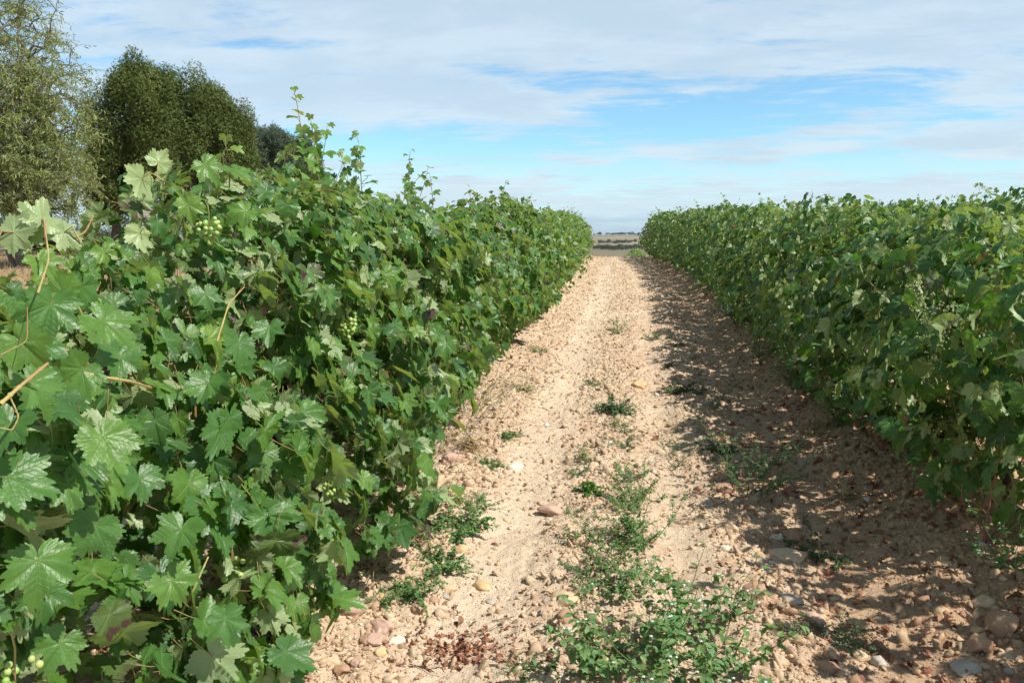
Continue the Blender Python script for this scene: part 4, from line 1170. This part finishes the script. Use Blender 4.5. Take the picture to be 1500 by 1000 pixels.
    x, y = on_ground(1155, 925); copy_thing(mt, (x, y, gzf(x, y)), 4.0, .45, 'creeping grey-green mat, the smallest one on the left', 'creeping mats at the bottom right')
    # --- left bank weeds
    lf = [w_bush(51, .17, 20, .022, 'weed', 'bank_weed', flat=.6), w_mat(52, .22, 14, .018, 'weed', 'bank_weed', 'stem'), w_wispy(53, .2, 12, .020, 'weed', 'bank_weed', up=.6)]
    L_ = [(668, 778, 0, 1.3, 'dense bright green weed on the left bank'), (640, 828, 1, 1.3, 'low spreading weed below the dense one on the left bank'), (612, 872, 1, 1.1, 'flat weed creeping at the foot of the left vines'),
          (700, 742, 2, 1.0, 'small weed above the dense one on the left bank'), (715, 682, 1, .85, 'little weed by the reddish blocky stone'), (748, 640, 1, .9, 'tiny weed along the left bank beyond the pale stone'),
          (560, 880, 2, .7, 'thin weed among the fallen leaves at left'), (765, 575, 2, .8, 'small weed at the left bank halfway up'), (790, 520, 2, .9, 'distant weed against the sunlit row'), (620, 790, 2, .8, 'thin weed left of the dense one'), (760, 985, 2, .5, 'sprig of weed at the bottom by the red litter'), (840, 750, 2, .35, 'tiny sprig near the vivid tuft')]
    for k, (px, py, i, sc, lb) in enumerate(L_):
        x, y = on_ground(px, py)
        if k in (0, 1, 3): put(lf[i], px, py, k, sc, lb, 'weeds on the left bank')
        else: copy_thing(lf[i], (x, y, gzf(x, y) - .004), k * 1.9, sc, lb, 'weeds on the left bank')
    sa = w_statice(61); put(sa, 592, 722, 0, 1.1, 'wiry green stalks with mauve flowers leaning over the path edge', 'wiry mauve-flowered weeds under the left vines')
    for k, (px, py, sc, lb) in enumerate(((655, 662, 1.05, 'wiry mauve-flowered weed right behind the nearest one'), (540, 790, .8, 'wiry mauve-flowered weed half hidden by the left vines'), (700, 612, .95, 'wiry mauve-flowered weed farthest up the bank'))):
        x, y = on_ground(px, py); copy_thing(sa, (x, y, gzf(x, y)), .3 * k - .3, sc, lb, 'wiry mauve-flowered weeds under the left vines')
    dg = w_grass(71, .20, 90, 'dry', 'dry_grass_tuft', .09, .8); put(dg, 600, 800, 0, 1.0, 'dry straw tuft under the left vines beside the dense weed', 'dry grass tufts', 'grass tuft')
    for k, (px, py, sc, lb) in enumerate(((635, 735, 1.1, 'dry straw tuft under the wiry mauve-flowered weed'), (690, 662, 1.0, 'dry straw tuft above the reddish blocky stone'), (1240, 735, .8, 'flattened dry grass tuft in the shade'), (1215, 640, .9, 'dry grass tuft at the foot of the shaded row'), (1130, 530, 1.0, 'yellowish dry tuft far up the shaded row'), (540, 840, .8, 'dry straw tuft lowest on the left bank'), (1170, 575, 1.1, 'dry tuft glowing under the shaded row'))):
        x, y = on_ground(px, py); copy_thing(dg, (x, y, gzf(x, y)), k * 1.1, sc, lb, 'dry grass tufts')
    # --- right row: feathery weeds, fleabane, red stems
    fe = w_feathery(81); put(fe, 1115, 540, 0, .95, 'feathery grey-green weed far up the shaded row', 'feathery weeds along the shaded row')
    for k, (px, py, sc, lb) in enumerate(((1160, 585, .95, 'feathery weed at the foot of the shaded row, halfway up'), (1225, 640, .8, 'feathery weed by the dry tuft of the shaded row'), (1330, 680, 1.1, 'large feathery weed glowing under the shaded row'), (1385, 690, 1.1, 'feathery weed beside the bare black trunk'), (1080, 490, 1.0, 'most distant feathery weed of the shaded row'), (1265, 660, .8, 'feathery weed among red stems'), (1450, 700, .8, 'sunlit feathery weed behind the red-stemmed weed'))):
        x, y = on_ground(px, py); copy_thing(fe, (x, y, gzf(x, y)), k * 1.3, sc * 1.25, lb, 'feathery weeds along the shaded row')
    fb = w_fleabane(91, 1.15, (-.30, -.15)); put(fb, xy=(1.72, 4.0), rz=0, sc=1.0, label='tall fleabane with a spray of small buds before the shaded vines, the right one', group='fleabanes before the shaded row', cat='fleabane')
    copy_thing(fb, (1.52, 4.35, gzf(1.52, 4.35)), 1.1, .92, 'tall fleabane with a spray of small buds, the left one', 'fleabanes before the shaded row')
    copy_thing(fb, (1.62, 4.9, gzf(1.62, 4.9)), 2.5, .8, 'dull fleabane standing furthest back before the shaded vines', 'fleabanes before the shaded row')
    rs = w_redstem(95); put(rs, 1437, 838, 0, .95, 'weed with bare red stems at the foot of the right vines', cat='weed')
    x, y = on_ground(1290, 690); copy_thing(rs, (x, y, gzf(x, y)), 1.5, .9, 'red-stemmed weed half hidden under the shaded vines', None)
    x, y = on_ground(1480, 880); copy_thing(ns[1], (x, y, gzf(x, y)), 1.0, .75, 'dark green weed cut by the right edge', None)
    # --- twigs
    tw = [w_twig(101, .45), w_twig(102, .32, 'paletwig'), w_twig(103, .5, 'redstem', .0028, 'red_runner', .10, .6), w_twig(104, .25, 'twig', .0025)]
    T_ = [(1330, 765, 0, .1, 1.0, 'dark branching twig under the shaded vines'), (1355, 845, 1, -.5, 1.0, 'pale dead twig beside the grey pebbles'), (1200, 838, 2, -.15, 1.2, 'long dark red runner crossing the shade'), (1300, 905, 3, -.7, 1.0, 'thin dark twig in the shaded track'),
          (1450, 850, 0, .2, .9, 'twig lying under the red-stemmed weed'), (600, 965, 3, -.4, .9, 'brown twig beside the red leaf litter'), (670, 925, 1, .2, .8, 'pale twig across the red leaf litter'), (1090, 655, 0, -.1, 1.3, 'twig lying across the shaded track higher up'),
          (1270, 740, 3, .1, 1.2, 'short twig near the flattened dry grass'), (640, 950, 3, .5, .8, 'brown twig at the lower edge of the litter'), (1240, 745, 0, 2.6, .8, 'twig under the flattened dry grass'), (720, 900, 0, .5, .5, 'little forked twig right of the red litter')]
    used = set()
    for k, (px, py, i, rz, sc, lb) in enumerate(T_):
        x, y = on_ground(px, py)
        if i not in used: used.add(i); put(tw[i], px, py, rz, sc, lb, 'fallen twigs', 'twig', dz=.004)
        else: copy_thing(tw[i], (x, y, gzf(x, y) + .004), rz, sc, lb, 'fallen twigs', 'twig')


build_weeds()


def build_litter():
    rng = np.random.default_rng(61)
    def lay(name, mat, X, Y, S, label, temps, cat):
        mb = MB(); n = len(X); P = np.stack([X, Y, gz(X, Y) + rng.uniform(.002, .014, n)], 1)
        N = np.stack([rng.normal(0, .5, n), rng.normal(0, .5, n), np.ones(n)], 1); T = rng.normal(0, 1, (n, 3)); T[:, 2] *= .2
        scatter(mb, temps, P, frames(N, T), S, rng.random(n), rng); tag(mb.build(name, M[mat]), label, cat, kind='stuff')
    curl = []
    for i in range(5):
        v, f, u = vine_leaf(22, 2, 300 + i); v = v.copy(); v[:, 2] = v[:, 2] * 1.8 + .5 * (v[:, 0] ** 2) * (1 if i % 2 else -1); v[:, 0] *= .75; curl.append((v, f, u))
    cx, cy = on_ground(680, 940); n = 520; a = rng.uniform(0, 6.28, n); q = np.abs(rng.normal(0, 1, n))
    lay('red_leaf_litter', 'redlitter', cx + np.cos(a) * q * .19, cy + np.sin(a) * q * .12, rng.uniform(.006, .022, n), 'patch of crumpled reddish dead leaves in the left wheel track', curl + NARROW, 'dead leaves')
    n = 4600; y = 2.3 * (14 / 2.3) ** rng.random(n); side = rng.random(n) < .45
    x = np.where(side, rng.normal(-1.5, .30, n), rng.normal(1.62, .36, n)) + bend(y)
    lay('leaf_litter', 'litter', x, y, rng.uniform(.008, .034, n), 'brown dead vine leaves and straw lying under both rows', curl + NARROW * 2, 'dead leaves')
    n = 160; y = 2.3 * (7 / 2.3) ** rng.random(n); x = rng.normal(1.15, .35, n)
    lay('fallen_vine_leaves', 'redlitter', x, y, rng.uniform(.02, .045, n), 'scattered rusty fallen vine leaves in the shaded wheel track', curl, 'dead leaves')
    n = 900; y = 2.3 * (12 / 2.3) ** rng.random(n); x = rng.uniform(-1.3, 1.5, n)
    lay('straw_bits', 'dry', x, y, rng.uniform(.02, .07, n), 'bits of straw scattered over the sandy path', [blade(3, lambda q: .03, .1, .1, 1)], 'straw')


build_litter()


# ---------------------------------------------------------------- trees
M['conifer'] = leaf_material('conifer_foliage', G3((.082, .122, .034), (.13, .175, .048), (.20, .24, .075)), (.15, .20, .065), .75, .25, False, .15, False, tcol=(1.2, 1.1, .6))
M['pine'] = leaf_material('pine_foliage', G3((.08, .12, .075), (.115, .16, .10), (.16, .19, .12)), (.14, .19, .12), .75, .2, False, .15, False, tcol=(1.2, 1.1, .8))
M['almond'] = leaf_material('almond_leaf', G3((.18, .25, .07), (.26, .32, .10), (.38, .39, .17)), (.28, .32, .15), .6, .30, False, .3, False)
M['shrub'] = leaf_material('olive_shrub_leaf', G3((.055, .075, .025), (.085, .11, .035), (.15, .16, .06)), (.10, .12, .06), .7, .2, False, .2, False)
M['fartree'] = leaf_material('far_tree_foliage', G3((.08, .11, .06), (.10, .135, .075), (.13, .16, .09)), (.09, .12, .07), .9, .1, False, .1, False)


def _sprig(n, spread, seed, w=.10):
    r_ = np.random.default_rng(seed); V = []; F = []; U = []
    for i in range(n):
        d = np.array([r_.normal(0, spread), 1.0, r_.normal(0, spread)]); d /= np.linalg.norm(d); d *= r_.uniform(.6, 1.1)
        s = np.cross(d, r_.normal(0, 1, 3)); s = s / np.linalg.norm(s) * w
        k = len(V); V += [d * 0, d * .5 + s, d, d * .5 - s]; F += [[k, k + 1, k + 2], [k, k + 2, k + 3]]; U += [[0, 0]] * 4
    return np.array(V), np.array(F), np.array(U, float)


def _spray(n, seed, w=.085):
    r_ = np.random.default_rng(seed); V = []; F = []; U = []
    for i in range(n):
        a = r_.normal(0, .55); l = r_.uniform(.55, 1.1) * (1 - .25 * abs(a)); y0 = r_.uniform(0, .35); d = np.array([math.sin(a), math.cos(a), r_.normal(0, .18)]); s = np.array([math.cos(a), -math.sin(a), 0]) * w
        b = np.array([0, y0, 0]); k = len(V); V += [b, b + d * l * .5 + s, b + d * l, b + d * l * .5 - s]; F += [[k, k + 1, k + 2], [k, k + 2, k + 3]]; U += [[0, 0]] * 4
    return np.array(V), np.array(F), np.array(U, float)


SPRIG = [_spray(5, s) for s in range(6)]
NEEDLE = [_sprig(7, .8, 10 + s, .06) for s in range(5)]
LEAFLETS = [_sprig(4, .9, 20 + s, .11) for s in range(5)]


def limbs(rng, targets, trunk, r0=.02, power=.42, maxr=.2, wig=.08, sides=5):
    """grows limbs from the trunk to every target, each from the nearest wood already there"""
    nodes = [np.array(p, float) for p in trunk]; par = [-1] + list(range(len(trunk) - 1))
    T = np.array(targets); top = np.array(trunk[-1]); order = np.argsort(np.linalg.norm(T - top, axis=1)); chains = []
    for ti in order:
        t = T[ti]; A = np.array(nodes); d = np.linalg.norm(A - t, axis=1) + np.clip(A[:, 2] - t[2] + .1, 0, 9) * 1.2
        j = int(np.argmin(d)); p = A[j]; L_ = np.linalg.norm(t - p); m = max(2, int(L_ / .35)); ch = [j]
        for k in range(1, m + 1):
            q = p + (t - p) * k / m + np.array([0, 0, math.sin(math.pi * k / m) * L_ * .10]) + rng.normal(0, wig * L_ / m, 3) * (k < m)
            nodes.append(q); par.append(ch[-1]); ch.append(len(nodes) - 1)
        chains.append(ch)
    cnt = np.zeros(len(nodes)); 
    for ch in chains: cnt[ch[-1]] += 1
    for i in range(len(nodes) - 1, 0, -1): cnt[par[i]] += cnt[i]
    rad = np.minimum(r0 * np.maximum(cnt, 1) ** power, maxr); mb = MB(); A = np.array(nodes)
    for ch in chains:
        pts = A[ch]; r = rad[ch].copy(); r[0] = min(r[0], r[1] * 1.3)
        mb.add(*tube(pts, r, sides if r.max() > .03 else 3, rng.random(), False))
    tr = A[:len(trunk)]; rt = rad[:len(trunk)].copy(); rt[0] *= 1.25
    tm = MB(); tm.add(*tube(tr, rt, 10)); return mb, tm, chains, A


def ellipsoid_pts(rng, n, c, r, shell=.35):
    d = rng.normal(0, 1, (n, 3)); d /= np.linalg.norm(d, axis=1)[:, None]
    return c + d * r * (1 - shell * rng.random(n)[:, None] ** 1.5), d


def conifer(seed, loc, label, h, crown, trunk_lean, name='conifer_tree', group='conifers standing behind the left vines', mat='conifer', temps=None, plumes=42, per=430, size=.115, cat='tree'):
    """crown: list of (centre, radii) in local metres; plumes stand on those lobes"""
    rng = np.random.default_rng(seed); temps = temps or SPRIG; root = empty(name, loc, label, cat, group)
    mb = MB(); targets = []
    for i in range(plumes):
        c, r = crown[i % len(crown)]; p, d = ellipsoid_pts(rng, 1, np.array(c), np.array(r) * .82, .45); p = p[0]; d = d[0]
        if d[2] < -.5: d[2] *= .4
        pr = np.array([.62, .62, 1.10]) * rng.uniform(.8, 1.2) * np.mean(r) / 2.4; targets.append(p - [0, 0, pr[2] * .4])
        q, dd = ellipsoid_pts(rng, per, p, pr, .5); q = q + .11 * rng.normal(0, 1, q.shape) * pr
        up = dd * .8 + np.array([0, 0, .75]) + rng.normal(0, .35, dd.shape)
        scatter(mb, temps, q, frames(dd + .5 * rng.normal(0, 1, q.shape), up), size * rng.uniform(.6, 1.35, len(q)), np.clip(rng.random(len(q)) * .7 + rng.normal(.1, .16), 0, 1), rng)
    zs = np.linspace(-.3, crown[0][0][2], 9); cx, cy = crown[0][0][0], crown[0][0][1]
    trunk = [(cx * sstep(z, 0, zs[-1]) * trunk_lean, cy * sstep(z, 0, zs[-1]) * trunk_lean, z) for z in zs]
    b, tm, _, _ = limbs(rng, targets, trunk, .022, .5, .24)
    mb.build('crown', M[mat], root); b.build('limbs', M['treebark'], root); tm.build('trunk', M['treebark'], root)
    return root


def at_depth(px, y):
    d = ray(px, 345); x = d[0] / d[1] * y; return float(x), float(y)


def build_trees():
    rng = np.random.default_rng(5)
    # the three conifers that read as one big dome
    x, y = on_ground(171, 373); z = gzf(x, y) - .05
    conifer(11, (x, y, z), 'tall dark conifer with a bare trunk and the highest top of the three', 9, [((1.15, 0, 4.8), (2.35, 2.2, 2.7)), ((.1, .2, 3.3), (1.7, 1.6, 1.8)), ((1.7, -.3, 6.0), (1.5, 1.5, 2.2))], .35, plumes=74, per=1250)
    x, y = at_depth(276, 33.5); z = gzf(x, y) - .05
    conifer(12, (x, y, z), 'dark conifer in the middle of the three, behind the tallest vine', 8.5, [((.1, 0, 5.55), (2.2, 2.0, 2.7)), ((0, 0, 3.6), (1.9, 1.9, 2.2))], .5, plumes=60, per=1200)
    x, y = at_depth(333, 34.5); z = gzf(x, y) - .05
    conifer(13, (x, y, z), 'lower dark conifer on the right of the three with a pointed side', 7, [((.0, 0, 5.0), (1.6, 1.5, 2.7)), ((.0, 0, 4.6), (1.4, 1.4, 2.5))], .5, plumes=54, per=1150)
    x, y = at_depth(403, 47); z = gzf(x, y) - .05
    conifer(14, (x, y, z), 'low grey-green pine behind the vines, right of the dark conifers', 6, [((.0, 0, 6.1), (2.3, 2.3, 2.5)), ((1.0, 0, 5.4), (2.2, 2.2, 2.3))], .5, 'pine_tree', None, 'pine', NEEDLE, 50, 600, .20)
    x, y = at_depth(432, 52); z = gzf(x, y) - .05
    conifer(15, (x, y, z), 'smaller grey-green pine half hidden by the vine shoots', 5, [((.0, 0, 6.1), (2.2, 2.0, 2.1))], .5, 'pine_tree', None, 'pine', NEEDLE, 34, 560, .20)
    # the light olive almond tree at the left edge: open crown, drooping twigs
    x, y = on_ground(34, 391); root = empty('almond_tree', (x, y, gzf(x, y) - .05), 'airy olive-green almond tree with thin grey twigs, cut by the left edge', 'tree')
    lob = [((-.8, 0, 5.4), (3.0, 2.8, 3.9), 330), ((.9, -.4, 4.4), (1.65, 1.7, 2.2), 190), ((1.2, -.6, 2.9), (1.8, 1.4, 1.2), 130), ((-2.2, -.3, 3.2), (2.6, 2, 1.8), 110), ((-.1, 0, 7.8), (1.9, 1.7, 1.6), 70)]
    T = np.concatenate([ellipsoid_pts(rng, n, np.array(c), np.array(r), .75)[0] for c, r, n in lob]); T = T[T[:, 2] > 1.5]
    trunk = [(0, 0, -.3), (-.05, 0, .5), (-.15, .05, 1.1), (-.2, 0, 1.8), (-.4, .1, 2.8), (-.5, 0, 3.8), (-.6, 0, 5.0)]
    b, tm, chains, A = limbs(rng, T, trunk, .015, .5, .18, .16)
    mb = MB(); tw = b; P, N_, T_ = [], [], []
    for ch in chains:
        e = A[ch[-1]]; d0 = e - A[ch[-2]]; d0 /= np.linalg.norm(d0) + 1e-9
        for _ in range(5):
            d = d0 * .7 + rng.normal(0, .55, 3); pts = [e]; n = 6; Lt = rng.uniform(.35, .95)
            for k in range(n):
                d = d / np.linalg.norm(d) + np.array([0, 0, -.17]) + rng.normal(0, .12, 3); pts.append(pts[-1] + d / np.linalg.norm(d) * Lt / n)
            pts = np.array(pts); tw.add(*tube(pts, np.linspace(.0075, .004, len(pts)), 3, .9, False))
            bare = rng.random() < (.35 if e[2] < 3.6 else .10)
            for k in range(1, 7):
                for _ in range(1 if bare else (2 if e[2] > 5 else 3)):
                    P.append(pts[k] + rng.normal(0, .04, 3)); t = rng.normal(0, .6, 3) + [0, 0, -.7]; T_.append(t); N_.append(rng.normal(0, 1, 3))
    P = np.array(P); n = len(P)
    NL = [blade(3, lambda q: .13 * math.sin(math.pi * (q * .8 + .12)), .2, d, i) for i, d in enumerate((0., .3))]
    scatter(mb, NL, P, frames(np.array(N_), np.array(T_)), rng.uniform(.08, .16, n), np.clip(rng.normal(.5, .25, n), 0, 1), rng)
    mb.build('crown', M['almond'], root); tw.build('limbs', M['twigbark'], root); tm.build('trunk', M['twigbark'], root)
    tm2 = MB(); tm2.add(*tube([(-.15, -.1, -.3), (-.35, -.15, .5), (-.6, -.2, 1.3), (-.9, -.1, 2.3), (-1.3, 0, 3.4)], [.10, .085, .08, .07, .05], 8)); tm2.build('trunk', M['twigbark'], root)
    # bushes under and between the trees
    spots = [(150, 36.5, 1.7, 1.1, 'olive bush left of the conifer trunk'), (118, 37, 1.6, 1.25, 'olive bush behind the almond tree, at the right edge of its twigs'), (200, 35, 1.5, 1.3, 'olive bush right of the conifer trunk'), (228, 36, 1.6, 1.6, 'bush seen behind the first tall vine'),
             (60, 33, 2.4, 1.5, 'dark bush in the shade behind the almond trunk'), (10, 31, 2.6, 1.6, 'dark bush left of the almond trunk'), (-30, 30, 2.8, 1.7, 'dark bush at the left picture edge'), (95, 40, 1.6, 1.5, 'bush in the shade between the almond tree and the conifer')]
    for k, (px, yy, hh, rr, lb) in enumerate(spots):
        x, y = at_depth(px, yy); r2 = np.random.default_rng(400 + k); root = empty('olive_bush', (x, y, gzf(x, y) - .05), lb, 'bush', 'bushes under the trees')
        mb = MB(); T = []
        for _ in range(16):
            c = np.array([r2.normal(0, rr * .45), r2.normal(0, rr * .4), r2.uniform(.2, hh * .75)]); T.append(c)
            q, dd = ellipsoid_pts(r2, 260, c, np.array([.42, .42, .42]) * r2.uniform(.7, 1.3), .6); q[:, 2] = np.abs(q[:, 2]) + .02
            scatter(mb, LEAFLETS, q, frames(r2.normal(0, 1, q.shape), dd + [0, 0, .5]), .085 * r2.uniform(.6, 1.4, len(q)), r2.random(len(q)), r2)
        b, tm, _, _ = limbs(r2, T, [(0, 0, -.1), (0, 0, .05), (.02, 0, .2)], .009, .4, .05)
        mb.build('foliage', M['shrub'], root); b.build('limbs', M['treebark'], root)
    # dry grass of the meadow left of the rows
    r3 = np.random.default_rng(77); n = 26000; u = r3.random(n); y = 3.5 + 33 * u ** .8; x = -(3.1 + y * r3.uniform(.12, 1.0, n)); 
    mb = MB(); P = np.stack([x, y, gz(x, y) - .01], 1); T = np.stack([r3.normal(0, .5, n), r3.normal(0, .5, n), np.ones(n)], 1); N2 = r3.normal(0, 1, (n, 3))
    GB = [blade(3, lambda q: .035 * (1 - q) + .004, .2, d, i) for i, d in enumerate((.2, .6))]
    scatter(mb, GB, P, frames(N2, T), r3.uniform(.08, .30, n), r3.random(n), r3); tag(mb.build('dry_grass', M['dry']), 'sun-bleached dry grass of the meadow under the trees', 'dry grass', kind='stuff')


build_trees()


def build_far():
    rng = np.random.default_rng(8); protos = []
    for k in range(4):
        root = empty('far_tree', (0, 0, 0)); mb = MB(); T = []
        for _ in range(9):
            c = np.array([rng.normal(0, 1.9), rng.normal(0, 1.9), rng.uniform(2.2, 5.8)]); T.append(c)
            q, dd = ellipsoid_pts(rng, 90, c, np.array([1.9, 1.9, 1.5]) * rng.uniform(.6, 1.1), .5)
            scatter(mb, LEAFLETS, q, frames(rng.normal(0, 1, q.shape), dd + [0, 0, .4]), .95 * rng.uniform(.6, 1.3, len(q)), rng.random(len(q)), rng)
        b, tm, _, _ = limbs(rng, T, [(0, 0, -1), (0, 0, 1), (.1, 0, 3)], .08, .5, .4)
        root.location = (0, 0, 0); KIDS[root.name] = [mb.build('crown', M['fartree'], root), tm.build('trunk', M['treebark'], root)]; protos.append(root)
    n = 0
    def put_far(px, y, sc, lab, grp):
        nonlocal n
        x, yy = at_depth(px, y); loc = (x, yy, float(terrain(x, yy)) - .3)
        if n < 4: r = protos[n]; r.location = loc; r.rotation_euler = (0, 0, n); r.scale = (sc,) * 3; tag(r, lab, 'tree', grp)
        else: copy_thing(protos[n % 4], loc, n * 1.3, (sc * 1.15, sc * 1.15, sc), lab, grp)
        n += 1
    for px in (877, 880, 889.5, 895, 898, 901, 905, 908, 912, 916, 921, 925, 930, 936, 942, 870, 862, 150, 158, 165, 143, 190):
        put_far(px + rng.normal(0, .5), 2520 + rng.normal(0, 60), rng.uniform(.9, 1.6), 'tiny dark tree on the skyline of the far ridge', 'trees on the skyline')
    for px in (878.5, 883, 890, 893, 900, 902, 906, 909, 911, 914, 921, 924, 931):
        put_far(px, 1480 + rng.normal(0, 25), rng.uniform(.75, 1.1), 'tiny dark tree in the line across the tan field below the ridge', 'trees across the far field')
    for k in range(26):
        put_far(872 + k * 2.7 + rng.normal(0, .6), 1130 + rng.normal(0, 30), rng.uniform(.7, 1.05), 'dark tree of the belt just past the crest of the path', 'trees of the near belt')
    # small scrub and weeds right past the crest
    for k, (px, yy) in enumerate(((884, 37), (889, 38), (895, 37))):
        pass


build_far()


def build_haze():
    bb = [np.array(o.matrix_world @ Vector(c)) for o in [bpy.data.objects['ground']] for c in o.bound_box]
    lo = np.min(bb, axis=0) - [5, 5, 1.0]; hi = np.max(bb, axis=0) + [5, 5, 12.0]; hi[2] = max(hi[2], 30)
    v = [(x, y, z) for z in (lo[2], hi[2]) for y in (lo[1], hi[1]) for x in (lo[0], hi[0])]
    f = [(0, 2, 3, 1), (4, 5, 7, 6), (0, 1, 5, 4), (2, 6, 7, 3), (0, 4, 6, 2), (1, 3, 7, 5)]
    me = bpy.data.meshes.new('haze'); me.from_pydata(v, [], f); me.update()
    m = bpy.data.materials.new('haze'); m.use_nodes = True; t = m.node_tree; t.nodes.clear()
    pv = t.nodes.new('ShaderNodeVolumePrincipled'); pv.inputs['Color'].default_value = (.80, .88, 1.0, 1); pv.inputs['Density'].default_value = .00007; pv.inputs['Anisotropy'].default_value = .3
    o = t.nodes.new('ShaderNodeOutputMaterial'); t.links.new(pv.outputs[0], o.inputs['Volume'])
    me.materials.append(m); tag(link('haze', me), 'thin blue air over the valley', 'haze', kind='stuff')


build_haze()
